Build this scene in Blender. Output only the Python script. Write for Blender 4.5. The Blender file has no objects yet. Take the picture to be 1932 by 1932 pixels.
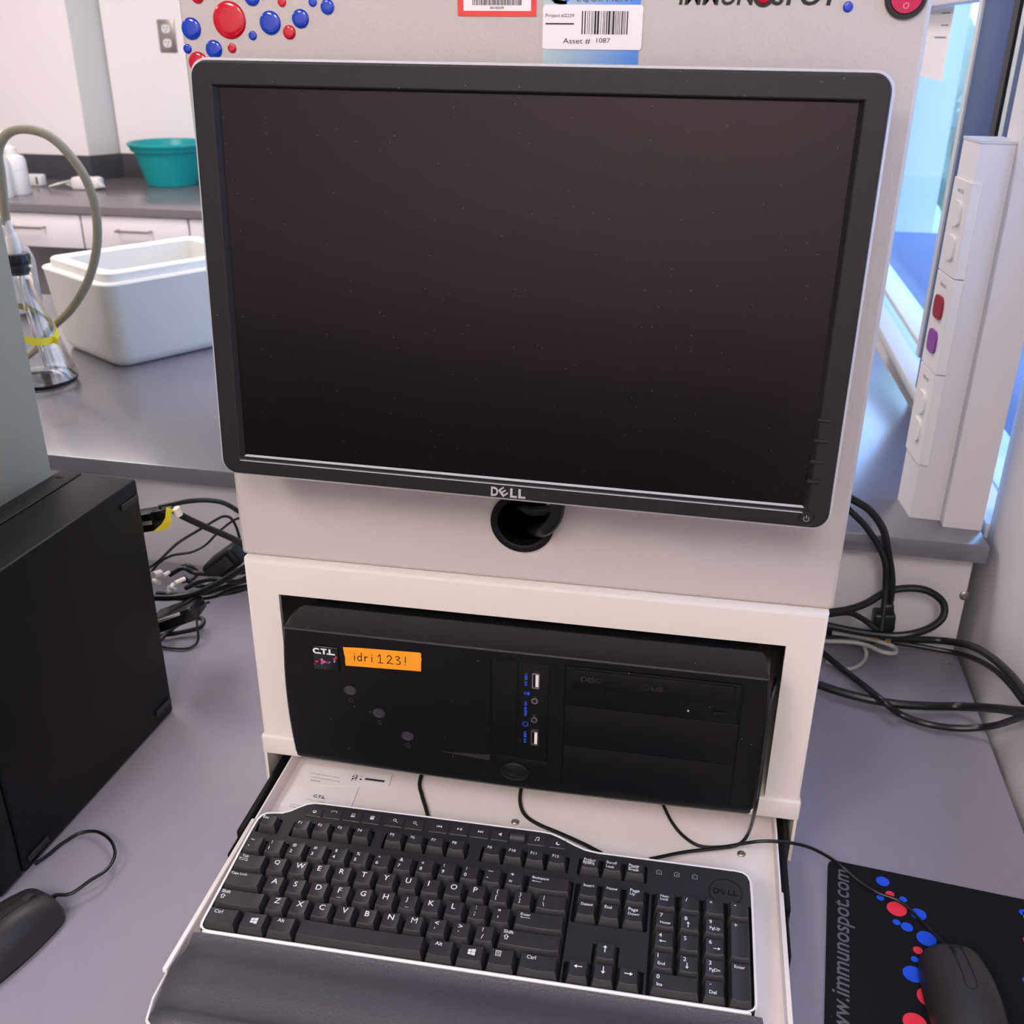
import bpy, bmesh, math, random
from mathutils import Vector, Matrix, Euler, noise
random.seed(7)
C = bpy.context.scene.collection
S = bpy.context.scene
PI = math.pi

# ------------------------------------------------------------------ camera
CAM = Vector((0.14020, -0.77362, 0.33750))
CROT = Euler((1.13218408, -0.00784078, 0.18149107), 'XYZ')
FPX = 1932.98
cd = bpy.data.cameras.new('camera'); cam = bpy.data.objects.new('camera', cd); C.objects.link(cam)
cam.location = CAM; cam.rotation_euler = CROT
cd.sensor_width = 36; cd.lens = 36 * FPX / 1932; cd.clip_start = 0.02; cd.clip_end = 100
cd.dof.use_dof = True; cd.dof.focus_distance = 0.92; cd.dof.aperture_fstop = 13
S.camera = cam
S.view_settings.view_transform = 'Standard'; S.view_settings.look = 'None'
S.view_settings.gamma = 1; S.view_settings.use_curve_mapping = False
S.view_settings.exposure = 0.12

# ------------------------------------------------------------------ world + lights
w = bpy.data.worlds.new('sky'); S.world = w; w.use_nodes = True
nt = w.node_tree; bg = nt.nodes['Background']
tc = nt.nodes.new('ShaderNodeTexCoord'); sx = nt.nodes.new('ShaderNodeSeparateXYZ'); rp = nt.nodes.new('ShaderNodeValToRGB')
nt.links.new(tc.outputs['Generated'], sx.inputs[0]); nt.links.new(sx.outputs['Z'], rp.inputs[0]); nt.links.new(rp.outputs[0], bg.inputs[0])
rp.color_ramp.elements[0].position = 0.0; rp.color_ramp.elements[0].color = (0.48, 0.69, 1.0, 1)
rp.color_ramp.elements[1].position = 0.6; rp.color_ramp.elements[1].color = (0.26, 0.48, 1.0, 1)
bg.inputs[1].default_value = 4.0

def area(name, loc, rot, sx_, sy_, power, col):
    l = bpy.data.lights.new(name, 'AREA'); l.shape = 'RECTANGLE'; l.size = sx_; l.size_y = sy_
    l.energy = power; l.color = col
    o = bpy.data.objects.new(name, l); C.objects.link(o); o.location = loc; o.rotation_euler = rot
    return o
WARM = (1.0, 0.945, 0.935)
LAMPS = [(-1.0, -1.9, 1.585, 30), (0.2, -2.25, 1.585, 30), (-2.6, -0.4, 1.585, 20), (-2.2, 1.7, 1.585, 28), (-0.5, 1.5, 1.585, 11)]
for i, (x, y, z, pw) in enumerate(LAMPS):
    area('troffer_light', (x, y, z), (0, 0, 0), 0.55, 1.15, pw, WARM)
# daylight arriving through the window opening in the right wall
pl = area('window_portal', (0.67, 1.625, 0.58), (0, PI / 2, 0), 1.54, 2.14, 1.0, (1, 1, 1))
pl.data.cycles.is_portal = True
pl = area('unseen_window_portal', (0.67, 0.10, 0.735), (0, PI / 2, 0), 1.23, 0.6, 1.0, (1, 1, 1))
pl.data.cycles.is_portal = True

# ------------------------------------------------------------------ materials
def srgb(c):
    if isinstance(c, str):
        c = [int(c[i:i + 2], 16) / 255 for i in (0, 2, 4)]
    return tuple((v / 12.92 if v <= 0.04045 else ((v + 0.055) / 1.055) ** 2.4) for v in c) + (1,)
MATS = {}
def mat(name, col, rough=0.5, metal=0.0, bump=0.0, bscale=300, var=0.0, vscale=8, coat=0.0, crough=0.08, cior=1.5, emit=0.0, trans=0.0, ior=1.45, spec=0.5, speck=0.0, sss=0.0):
    if name in MATS: return MATS[name]
    m = bpy.data.materials.new(name); m.use_nodes = True; n = m.node_tree; b = n.nodes['Principled BSDF']
    c = srgb(col)
    b.inputs['Base Color'].default_value = c; b.inputs['Roughness'].default_value = rough
    b.inputs['Metallic'].default_value = metal; b.inputs['IOR'].default_value = ior
    b.inputs['Specular IOR Level'].default_value = spec
    b.inputs['Coat Weight'].default_value = coat; b.inputs['Coat Roughness'].default_value = crough; b.inputs['Coat IOR'].default_value = cior
    b.inputs['Transmission Weight'].default_value = trans
    if sss: b.inputs['Subsurface Weight'].default_value = sss; b.inputs['Subsurface Scale'].default_value = 0.01
    if emit:
        b.inputs['Emission Color'].default_value = c; b.inputs['Emission Strength'].default_value = emit
    if bump or var or speck:
        t = n.nodes.new('ShaderNodeTexCoord')
    if bump:
        nz = n.nodes.new('ShaderNodeTexNoise'); nz.inputs['Scale'].default_value = bscale; nz.inputs['Detail'].default_value = 3
        bp = n.nodes.new('ShaderNodeBump'); bp.inputs['Strength'].default_value = bump; bp.inputs['Distance'].default_value = 0.001
        n.links.new(t.outputs['Object'], nz.inputs['Vector']); n.links.new(nz.outputs['Fac'], bp.inputs['Height'])
        n.links.new(bp.outputs['Normal'], b.inputs['Normal'])
    last = None
    if var:
        nz = n.nodes.new('ShaderNodeTexNoise'); nz.inputs['Scale'].default_value = vscale; nz.inputs['Detail'].default_value = 5
        mx = n.nodes.new('ShaderNodeMix'); mx.data_type = 'RGBA'
        mx.inputs['A'].default_value = tuple(v * (1 - var) for v in c[:3]) + (1,)
        mx.inputs['B'].default_value = tuple(min(1, v * (1 + var)) for v in c[:3]) + (1,)
        n.links.new(t.outputs['Object'], nz.inputs['Vector']); n.links.new(nz.outputs['Fac'], mx.inputs['Factor'])
        n.links.new(mx.outputs['Result'], b.inputs['Base Color']); last = mx.outputs['Result']
    if speck:   # scattered dust specks
        vo = n.nodes.new('ShaderNodeTexVoronoi'); vo.inputs['Scale'].default_value = speck
        lt = n.nodes.new('ShaderNodeMath'); lt.operation = 'LESS_THAN'; lt.inputs[1].default_value = 0.055
        # keep only a few cells
        sp = n.nodes.new('ShaderNodeSeparateColor'); gt = n.nodes.new('ShaderNodeMath'); gt.operation = 'GREATER_THAN'; gt.inputs[1].default_value = 0.8
        ml = n.nodes.new('ShaderNodeMath'); ml.operation = 'MULTIPLY'
        n.links.new(t.outputs['Object'], vo.inputs['Vector']); n.links.new(vo.outputs['Distance'], lt.inputs[0])
        n.links.new(vo.outputs['Color'], sp.inputs[0]); n.links.new(sp.outputs[0], gt.inputs[0])
        n.links.new(lt.outputs[0], ml.inputs[0]); n.links.new(gt.outputs[0], ml.inputs[1])
        m2 = n.nodes.new('ShaderNodeMix'); m2.data_type = 'RGBA'; m2.inputs['B'].default_value = (.45, .43, .42, 1)
        if last: n.links.new(last, m2.inputs['A'])
        else: m2.inputs['A'].default_value = c
        n.links.new(ml.outputs[0], m2.inputs['Factor']); n.links.new(m2.outputs['Result'], b.inputs['Base Color'])
    MATS[name] = m
    return m

M_paint = mat('analyzer_paint', 'beb6b3', 0.45, bump=0.35, bscale=420)
M_cream = mat('enclosure_paint', 'e2dbd4', 0.42, bump=0.12, bscale=350)
M_tray = mat('tray_paint', 'ece3e1', 0.45, bump=0.1, bscale=300, var=0.03, vscale=30)
M_bez = mat('monitor_bezel_plastic', '1e1a1e', 0.42, spec=0.4, bump=0.15, bscale=900, speck=200)
M_silver = mat('silver_plastic', 'c9c6ca', 0.32, metal=0.35)
M_chrome = mat('chrome', 'c9c6c8', 0.22, metal=1.0)
M_screen = mat('matte_screen', '060406', 0.26, spec=0.5, speck=260)
M_black = mat('black_plastic', '0e0d11', 0.45, spec=0.25, bump=0.12, bscale=900)
M_gloss = mat('gloss_black_plastic', '17161a', 0.22)
M_case = mat('computer_case_plastic', '0d0c10', 0.42, spec=0.3, bump=0.2, bscale=1100, speck=120)
M_caseflat = mat('bay_cover_plastic', '0e0d12', 0.5, spec=0.25)
M_dark = mat('recess_black', '08080a', 0.7)
M_key = mat('key_plastic', '2f2d31', 0.42, bump=0.1, bscale=1400)
M_kbd = mat('keyboard_case_plastic', '2a282c', 0.5, bump=0.1, bscale=900)
M_well = mat('key_well_black', '0a0a0c', 0.6)
M_palm = mat('palm_rest_vinyl', '4a454d', 0.36, bump=0.5, bscale=650)
M_ink = mat('white_ink', 'e6e4e6', 0.5)
M_bink = mat('black_ink', '17161b', 0.5)
M_gink = mat('grey_ink', '5c5c64', 0.7)
M_desk = mat('grey_laminate', '8e8896', 0.36, coat=0.25, crough=0.35, var=0.05, vscale=60, bump=0.05, bscale=200)
M_count = mat('grey_counter_resin', '66626a', 0.26, coat=1.0, crough=0.2, cior=1.9, var=0.05, vscale=60)
M_edge = mat('counter_edge_dark', '3d3c42', 0.45)
M_white = mat('white_panel_paint', 'dcd6d6', 0.5)
M_wall = mat('wall_paint', 'f3e9e6', 0.8, bump=0.08, bscale=120)
M_colp = mat('column_paint', 'd2cfc9', 0.7)
M_far = mat('far_counter_resin', '746c70', 0.22)
M_cab = mat('cabinet_laminate', 'eee4e4', 0.45)
M_floor = mat('floor_vinyl', '5a5654', 0.45, var=0.06, vscale=5)
M_ceil = mat('ceiling_tile', 'ece8e4', 0.85, bump=0.3, bscale=60)
M_foam = mat('styrofoam', 'e6e4de', 0.6, bump=0.35, bscale=260, var=0.02, vscale=90)
M_teal = mat('teal_plastic', '12999a', 0.35)
def glassmat(name, col, rough=0.0, ior=1.45):
    m = mat(name, col, rough, trans=1.0, ior=ior); return m
M_glass = glassmat('clear_glass', 'ffffff', 0.0, 1.47)
def panemat():
    m = bpy.data.materials.new('window_pane_glass'); m.use_nodes = True; n = m.node_tree
    for x in list(n.nodes):
        if x.type != 'OUTPUT_MATERIAL': n.nodes.remove(x)
    out = [x for x in n.nodes if x.type == 'OUTPUT_MATERIAL'][0]
    t = n.nodes.new('ShaderNodeBsdfTransparent'); t.inputs[0].default_value = (.93, .97, 1, 1)
    g = n.nodes.new('ShaderNodeBsdfGlossy'); g.inputs['Roughness'].default_value = 0.02
    mx = n.nodes.new('ShaderNodeMixShader'); mx.inputs[0].default_value = 0.07
    n.links.new(t.outputs[0], mx.inputs[1]); n.links.new(g.outputs[0], mx.inputs[2]); n.links.new(mx.outputs[0], out.inputs[0])
    return m
M_pane = panemat()
M_hose = mat('tan_rubber_hose', '9a9480', 0.5, bump=0.1, bscale=200, var=0.12, vscale=90)
M_yel = mat('yellow_tape', 'e8d629', 0.55)
M_orange = mat('orange_tape', 'f79d1e', 0.6, bump=0.3, bscale=250)
M_red = mat('red_gel', 'c40a26', 0.12, coat=0.6)
M_blue = mat('blue_gel', '0b3ab4', 0.12, coat=0.6)
M_redp = mat('red_print', 'e8304a', 0.8)
M_bluep = mat('blue_print', '1550e6', 0.8)
M_blink = mat('blue_ink', '2b5cf0', 0.6)
M_pad = mat('mousepad_cloth', '15161d', 0.95, bump=0.6, bscale=1500, speck=170, spec=0.2)
M_mouse = mat('mouse_plastic', '2c2a2d', 0.42, bump=0.1, bscale=1500)
M_cable = mat('black_cable', '121215', 0.38)
M_gcable = mat('grey_cable', 'a3a19b', 0.45)
M_paper = mat('white_paper', 'ebe6e6', 0.7)
M_label = mat('white_label', 'ece6ea', 0.35)
M_redlab = mat('red_label', 'e2443f', 0.4)
M_steel = mat('stainless_steel', 'a8a19b', 0.35, metal=0.9)
M_shadedwhite = mat('shaded_white_panel', 'a3aaa2', 0.55)  # white cabinet side; its greenish shade is put into the colour
M_brass = mat('brass_prong', 'c9a35a', 0.3, metal=0.9)
M_milk = mat('translucent_white_plastic', 'eae6e2', 0.35, sss=0.3)
M_frame = mat('window_frame_paint', 'cfd3d6', 0.4)
M_mull = mat('dark_blue_mullion', '2c4a7c', 0.45)
M_redsw = mat('red_rocker_plastic', 'c0174a', 0.25)
M_outred = mat('red_receptacle', '9c2038', 0.35)
M_outpur = mat('purple_receptacle', '8a3f98', 0.35)
M_outw = mat('white_receptacle', 'e8e2dd', 0.35)
M_leaf = mat('leaves', 'dce8b8', 0.6, var=0.3, vscale=6)
M_ground = mat('pale_concrete', 'c9cdd2', 0.8, var=0.1, vscale=3)
M_extw = mat('exterior_wall', 'c4c6de', 0.7)
M_wood = mat('dark_cabinet_laminate', '26222a', 0.5)
M_shade = mat('blue_white_panel', 'd6e6f4', 0.4)
M_lens = mat('lamp_diffuser', 'fff2ea', 0.5, emit=5.0)

def gradmat():
    m = bpy.data.materials.new('blue_gradient_print'); m.use_nodes = True; n = m.node_tree; b = n.nodes['Principled BSDF']
    t = n.nodes.new('ShaderNodeTexCoord'); s = n.nodes.new('ShaderNodeSeparateXYZ'); a = n.nodes.new('ShaderNodeMath'); a.operation = 'MULTIPLY_ADD'
    a.inputs[1].default_value = 13.0; a.inputs[2].default_value = 0.0
    r = n.nodes.new('ShaderNodeValToRGB'); r.color_ramp.elements[0].color = srgb('b9cdc6'); r.color_ramp.elements[1].color = srgb('4a86d8')
    n.links.new(t.outputs['Object'], s.inputs[0]); n.links.new(s.outputs['X'], a.inputs[0]); n.links.new(a.outputs[0], r.inputs[0]); n.links.new(r.outputs[0], b.inputs['Base Color'])
    b.inputs['Roughness'].default_value = 0.3
    return m
M_grad = gradmat()

M_screen.node_tree.nodes['Principled BSDF'].inputs['Specular Tint'].default_value = (1.0, .84, .92, 1)
# ------------------------------------------------------------------ geometry helpers
class Geo:
    def __init__(s): s.v = []; s.f = []; s.m = []
    def add(s, vs, fs, mi=0, M=None):
        o = len(s.v)
        for p in vs:
            p = Vector(p)
            s.v.append(M @ p if M is not None else p)
        for f in fs: s.f.append([i + o for i in f]); s.m.append(mi)
        return s
    def bm(s, b, mi=0, M=None):
        b.verts.index_update()
        s.add([v.co.copy() for v in b.verts], [[v.index for v in f.verts] for f in b.faces], mi, M); b.free(); return s
    def box(s, a, b_, bev=0.0, seg=2, mi=0, M=None):
        b = bmesh.new(); bmesh.ops.create_cube(b, size=1)
        a = Vector(a); b_ = Vector(b_)
        for v in b.verts:
            v.co = Vector(((a[i] + b_[i]) / 2 + v.co[i] * (b_[i] - a[i])) for i in range(3))
        if bev: bmesh.ops.bevel(b, geom=list(b.edges), offset=bev, segments=seg, profile=0.5, affect='EDGES')
        return s.bm(b, mi, M)
    def prism(s, pts, z0, z1, mi=0, M=None, bev=0):
        b = bmesh.new(); lo = [b.verts.new((x, y, z0)) for x, y in pts]; hi = [b.verts.new((x, y, z1)) for x, y in pts]
        n = len(pts)
        b.faces.new(lo[::-1]); b.faces.new(hi)
        for i in range(n): b.faces.new((lo[i], lo[(i + 1) % n], hi[(i + 1) % n], hi[i]))
        bmesh.ops.recalc_face_normals(b, faces=list(b.faces))
        if bev: bmesh.ops.bevel(b, geom=[e for e in b.edges if abs(e.verts[0].co.z - e.verts[1].co.z) < 1e-7 and e.verts[0].co.z > (z0 + z1) / 2], offset=bev, segments=2, profile=.5, affect='EDGES')
        return s.bm(b, mi, M)
    def loft(s, loops, cap0=False, cap1=False, mi=0, M=None, closed=True):
        n = len(loops[0]); vs = [p for L in loops for p in L]; fs = []
        for k in range(len(loops) - 1):
            for i in range(n if closed else n - 1):
                j = (i + 1) % n
                fs.append([k * n + i, k * n + j, (k + 1) * n + j, (k + 1) * n + i])
        if cap0: fs.append(list(range(n))[::-1])
        if cap1: fs.append([(len(loops) - 1) * n + i for i in range(n)])
        return s.add(vs, fs, mi, M)
    def lathe(s, prof, seg=40, mi=0, M=None):
        loops = [[(r * math.cos(2 * PI * i / seg), r * math.sin(2 * PI * i / seg), z) for i in range(seg)] for r, z in prof]
        return s.loft(loops, cap0=prof[0][0] > 1e-6, cap1=prof[-1][0] > 1e-6, mi=mi, M=M)
    def tube(s, pts, r, seg=10, mi=0, M=None, smooth=True, res=6):
        P = [Vector(p) for p in pts]
        if smooth and len(P) > 2: P = catmull(P, res)
        rs = r if callable(r) else (lambda t: r)
        T = [(P[min(i + 1, len(P) - 1)] - P[max(i - 1, 0)]).normalized() for i in range(len(P))]
        up = Vector((0, 0, 1)) if abs(T[0].z) < 0.9 else Vector((1, 0, 0))
        nrm = (up - T[0] * up.dot(T[0])).normalized(); loops = []
        for i, p in enumerate(P):
            nrm = (nrm - T[i] * nrm.dot(T[i])).normalized(); bn = T[i].cross(nrm)
            q = rs(i / (len(P) - 1))
            loops.append([p + (nrm * math.cos(a) + bn * math.sin(a)) * q for a in [2 * PI * k / seg for k in range(seg)]])
        return s.loft(loops, True, True, mi, M)
    def obj(s, name, mats, parent=None, M=None, angle=35, flat=False):
        me = bpy.data.meshes.new(name); me.from_pydata([tuple(v) for v in s.v], [], s.f); 
        if not isinstance(mats, (list, tuple)): mats = [mats]
        for m in mats: me.materials.append(m)
        me.polygons.foreach_set('material_index', s.m)
        b = bmesh.new(); b.from_mesh(me); bmesh.ops.recalc_face_normals(b, faces=list(b.faces)) if not flat else None; b.to_mesh(me); b.free()
        if not flat:
            me.polygons.foreach_set('use_smooth', [True] * len(me.polygons)); me.set_sharp_from_angle(angle=math.radians(angle))
        me.update()
        o = bpy.data.objects.new(name, me); C.objects.link(o)
        if parent is not None: o.parent = parent
        if M is not None: o.matrix_basis = M
        return o

def catmull(P, res):
    Q = [P[0] * 2 - P[1]] + P + [P[-1] * 2 - P[-2]]; out = []
    for i in range(1, len(Q) - 2):
        a, b, c, d = Q[i - 1:i + 3]
        for k in range(res):
            t = k / res
            out.append(0.5 * ((2 * b) + (c - a) * t + (2 * a - 5 * b + 4 * c - d) * t * t + (3 * b - a - 3 * c + d) * t ** 3))
    out.append(P[-1]); return out

def tag(o, label=None, cat=None, group=None, kind=None):
    if label: o['label'] = label
    if cat: o['category'] = cat
    if group: o['group'] = group
    if kind: o['kind'] = kind
    return o
def empty(name, M, label, cat, group=None):
    o = bpy.data.objects.new(name, None); C.objects.link(o)
    if isinstance(M, Matrix): o.matrix_basis = M
    else: o.location = M
    o.empty_display_size = 0.02
    return tag(o, label, cat, group)

def from_curve(cu):
    o = bpy.data.objects.new('tmp', cu); C.objects.link(o)
    dg = bpy.context.evaluated_depsgraph_get(); ev = o.evaluated_get(dg)
    me = bpy.data.meshes.new_from_object(ev)
    vs = [v.co.copy() for v in me.vertices]; fs = [list(p.vertices) for p in me.polygons]
    bpy.data.objects.remove(o); bpy.data.curves.remove(cu); bpy.data.meshes.remove(me)
    return vs, fs
def fill2d(outlines, extrude=0.0):
    cu = bpy.data.curves.new('tmp', 'CURVE'); cu.dimensions = '2D'; cu.fill_mode = 'BOTH'; cu.extrude = extrude
    for pts in outlines:
        sp = cu.splines.new('POLY'); sp.points.add(len(pts) - 1)
        for i, (x, y) in enumerate(pts): sp.points[i].co = (x, y, 0, 1)
        sp.use_cyclic_u = True
    return from_curve(cu)
TXT = {}
def text(body, bold=0.0, shear=0.0, extrude=0.0, space=1.0):
    """text outline, normalised: lower-left at origin, cap height as built; returns verts, faces, width, height"""
    k = (body, bold, shear, extrude, space)
    if k not in TXT:
        cu = bpy.data.curves.new('tmp', 'FONT'); cu.body = body; cu.size = 1; cu.offset = bold; cu.shear = shear; cu.extrude = extrude
        cu.resolution_u = 3; cu.space_character = space
        vs, fs = from_curve(cu)
        x0 = min(v.x for v in vs); x1 = max(v.x for v in vs); y0 = min(v.y for v in vs); y1 = max(v.y for v in vs)
        TXT[k] = ([Vector((v.x - x0, v.y - y0, v.z)) for v in vs], fs, x1 - x0, y1 - y0)
    return TXT[k]
def put_text(g, body, M, x, y, w=None, h=None, mi=0, bold=0.0, shear=0.0, extrude=0.0, z=0.0, space=1.0, center=False, rot=0):
    """write body with its lower-left corner at x, y in the plane of M, w wide or h tall"""
    vs, fs, tw, th = text(body, bold, shear, 0.0, space)
    if w and h: sx_, sy_ = w / tw, h / th
    elif w: sx_ = sy_ = w / tw
    else: sx_ = sy_ = h / th
    ox = -tw * sx_ / 2 if center else 0; oy = -th * sy_ / 2 if center else 0
    cr, sr = math.cos(rot), math.sin(rot)
    out = []
    for v in vs:
        a = v.x * sx_ + ox; b = v.y * sy_ + oy
        out.append((x + a * cr - b * sr, y + a * sr + b * cr, z))
    g.add(out, fs, mi, M)
def rrect(x0, y0, x1, y1, r, n=5):
    r = max(1e-5, r); out = []
    for cx, cy, a in ((x1 - r, y1 - r, 0), (x0 + r, y1 - r, 90), (x0 + r, y0 + r, 180), (x1 - r, y0 + r, 270)):
        for k in range(n + 1):
            t = math.radians(a + 90 * k / n); out.append((cx + r * math.cos(t), cy + r * math.sin(t)))
    return out
def circ(x, y, r, n=32, ry=None):
    ry = ry or r
    return [(x + r * math.cos(2 * PI * i / n), y + ry * math.sin(2 * PI * i / n)) for i in range(n)]
def xz(pts, y): return [(p[0], y, p[1]) for p in pts]
# vertical plane facing the viewer (-Y): local x -> X, local y -> Z, local z -> -Y
def FRONT(y): return Matrix(((1, 0, 0, 0), (0, 0, -1, y), (0, 1, 0, 0), (0, 0, 0, 1)))
def FLAT(x, y, z, yaw=0): return Matrix.Translation((x, y, z)) @ Matrix.Rotation(yaw, 4, 'Z')

# real-world points measured on known planes of the room
CR = CROT.to_matrix()
def ray(px, py): return CR @ Vector(((px - 966) / FPX, -(py - 966) / FPX, -1))
def onY(px, py, y): d = ray(px, py); return CAM + d * ((y - CAM.y) / d.y)
def onZ(px, py, z): d = ray(px, py); return CAM + d * ((z - CAM.z) / d.z)
def onX(px, py, x): d = ray(px, py); return CAM + d * ((x - CAM.x) / d.x)

DESK = -0.44; CNT = -0.257

# ================================================================== THE ROOM
def struct(name, g, m, M=None, **k): return tag(g.obj(name, m, M=M, **k), kind='structure')
struct('floor', Geo().box((-4.3, -3.3, -1.3), (0.62, 3.75, -1.2)), M_floor)
struct('ceiling', Geo().box((-4.3, -3.3, 1.6), (0.62, 3.75, 1.7)), M_ceil)
struct('wall_left', Geo().box((-4.4, -3.3, -1.2), (-4.3, 3.75, 1.6)), M_wall)
struct('wall_front', Geo().box((-4.3, -3.4, -1.2), (0.62, -3.3, 1.6)), M_wall)
struct('wall_back', Geo().box((-2.40, 3.58, -1.2), (0.62, 3.75, 1.6)), M_wall)
struct('wall_back_pier', Geo().prism([(-4.3, 3.46), (-2.475, 3.46), (-2.40, 3.60), (-2.40, 3.75), (-4.3, 3.75)], -1.2, 1.6, mi=0), M_colp)
struct('wall_back_panel', Geo().box((-4.3, 3.452, -1.2), (-2.476, 3.4595, 1.6)), M_wall)
g = Geo().box((0.55, -3.3, -1.2), (0.66, 0.552, 0.12)).box((0.55, -3.3, 1.35), (0.66, 0.552, 1.6)).box((0.55, 0.40, 0.12), (0.66, 0.552, 1.35)).box((0.55, -3.3, 0.12), (0.66, -0.2, 1.35)); struct('wall_right', g, M_white)
g = Geo().box((0.55, 0.552, 1.35), (0.66, 3.75, 1.6)).box((0.55, 2.7, -1.2), (0.66, 3.75, 1.35)).box((0.55, 0.552, -1.2), (0.66, 2.7, -0.275))
struct('wall_right_window_side', g, M_white)
g = Geo().box((0.60, -0.2, 0.12), (0.63, -0.17, 1.35)).box((0.60, 0.37, 0.12), (0.63, 0.40, 1.35)).box((0.60, -0.2, 0.12), (0.63, 0.40, 0.15)).box((0.60, -0.2, 1.32), (0.63, 0.40, 1.35))
wn = struct('unseen_window', g, M_frame)  # out-of-view window, added for the blue light from the right
Geo().box((0.612, -0.17, 0.15), (0.616, 0.37, 1.32)).obj('pane', M_pane, parent=wn)
# unseen dark cabinets, added behind the camera to darken the screen reflection
e = empty('unseen_dark_cabinets', (-.6, -3.05, -1.2), 'unseen dark cabinets added behind the camera to darken the screen reflection', 'cabinet')
Geo().box((-2.2, -.24, 0), (1.14, .26, .86), .004).obj('cabinet_body', M_wood, parent=e)
Geo().box((-2.2, -.24, .861), (1.14, .28, .89), .004).obj('worktop', M_edge, parent=e)
# window in the right wall: sill, mullions, panes
g = Geo().box((0.545, 0.553, -0.275), (0.66, 2.7, -0.252), 0.003).box((0.548, 1.18, -0.184), (0.60, 2.7, -0.172), 0.003)
wf = struct('window_1', g, M_frame)
def wpart(name, g, m, lab=None):
    o = g.obj(name, m, parent=wf)
    if lab: o['label'] = lab
    return o
wpart('mullion', Geo().box((0.552, 0.935, -0.275), (0.64, 1.155, 1.35), 0.004), M_mull, 'wide dark blue mullion')
wpart('mullion', Geo().box((0.5505, 0.930, -0.20), (0.56, 0.962, 1.35)), mat('mullion_black', '14151c', .5), 'near-black strip on the wide mullion')  # near-black strip along one side of the wide mullion
wpart('mullion', Geo().box((0.548, 1.155, -0.20), (0.60, 1.18, 1.35), 0.003), M_frame, 'narrow pale mullion')
wpart('mullion', Geo().box((0.552, 0.895, -0.19), (0.62, 0.918, 1.35), 0.003), M_frame)
wpart('mullion', Geo().box((0.552, 0.835, -0.19), (0.61, 0.893, 1.35), 0.003), M_mull)
wpart('daylit_ledge', Geo().box((0.661, 0.553, -0.275), (1.0, 2.9, -0.258), 0.003), mat('ledge_daylight_blue', '6a7694', .6), 'added ledge outside the glass with blue daylight in its colour')  # added ledge; blue daylight on the sill is put into its colour
wpart('pane', Geo().box((0.585, 1.18, -0.252), (0.590, 2.7, 1.35)), M_pane)
wpart('pane', Geo().box((0.585, 0.553, -0.252), (0.590, 0.835, 1.35)), M_pane)
wpart('head_rail', Geo().box((0.548, 0.553, 0.389), (0.58, 2.7, 0.50), 0.004), M_white)
# paper notice taped to the glass
g = Geo(); a = onX(1803, 10, 0.583); b_ = onX(1778, 153, 0.583)
y0, y1 = a.y, a.y + .26; z0, z1 = b_.z, a.z
n0 = Geo().box((0.5815, y0, z0), (0.5825, y1, z1)).obj('paper_notice', M_paper)
tag(n0, 'white printed notice sheet taped on the window glass by the blue mullion', 'notice')
tg = Geo(); random.seed(3)
zz = z1 - 0.012
while zz > z0 + 0.06:
    L = random.uniform(0.05, 0.2)
    tg.box((0.5806, y0 + .03, zz - 0.0012), (0.5812, y0 + .03 + L, zz + 0.0008)); zz -= random.choice([0.009, 0.009, 0.022])
tg.obj('printed_lines', M_gink, parent=n0)
g = Geo().box((0.560, 1.21, 0.374), (0.579, 1.235, 0.388), 0.004)
tag(g.obj('window_latch', M_black), 'small dark latch under the pale head rail of the window', 'latch')

# outside
tag(Geo().box((0.70, -4, -1.6), (14, 16, -1.5)).obj('ground', M_ground), kind='structure')
tag(Geo().box((0.70, 4.25, -1.5), (1.165, 9.0, 3.2)).box((0.70, 4.2, -1.5), (.99, 4.25, 3.4)).obj('wall_exterior', M_extw), kind='structure')
def shrub(x, y, z, r, label):
    b = bmesh.new(); bmesh.ops.create_icosphere(b, subdivisions=4, radius=r)
    for v in b.verts:
        d = noise.fractal(v.co * (5 / r), 1, 2, 4) * 0.22 * r + noise.noise(v.co * 2 / r) * .2 * r
        v.co += v.co.normalized() * d
    g = Geo().bm(b, 0)
    lf = Geo()
    e = empty('shrub', (x, y, -1.5), label, 'shrub', 'shrubs outside the window')
    for k in range(500):
        d = Vector((random.gauss(0, 1), random.gauss(0, 1), random.gauss(0, 1))).normalized() * r * random.uniform(1.0, 1.25)
        q = Matrix.Translation(d) @ Euler((random.uniform(0, 6), random.uniform(0, 6), random.uniform(0, 6))).to_matrix().to_4x4()
        s = r * 0.09
        lf.add([(-s, 0, 0), (0, -s * .5, 0), (s, 0, 0), (0, s * .5, s * .2)], [[0, 1, 2, 3]], 0, q)
    M = Matrix.Translation((0, 0, z + 1.5))
    o = g.obj('crown', M_leaf, parent=e, M=M); lf.obj('foliage', M_leaf, parent=e, M=M, flat=True)
    Geo().tube([(0, 0, 0), (0.05, 0, (z + 1.5) * .5), (0, 0, z + 1.5)], 0.06).obj('stem', M_hose, parent=e)
shrub(2.5, 6.3, -0.15, 0.95, 'green leafy shrub outside the window, nearer and left one')
shrub(4.6, 9.4, 0.9, 1.3, 'green leafy shrub outside, the larger one farther from the window')
shrub(4.6, 3.4, -0.4, 0.8, 'low green shrub outside in front of the right window pane')

# ceiling lights
for i, (x, y, z, pw) in enumerate(LAMPS):
    e = empty('ceiling_light', (x, y, 1.6), 'recessed rectangular ceiling light with white diffuser', 'ceiling light', 'recessed ceiling lights')
    Geo().box((-.30, -.60, -0.012), (.30, .60, -0.004), 0.002).obj('frame', M_white, parent=e)
    Geo().box((-.275, -.575, -0.014), (.275, .575, -0.0125)).obj('diffuser', M_lens, parent=e)

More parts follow.
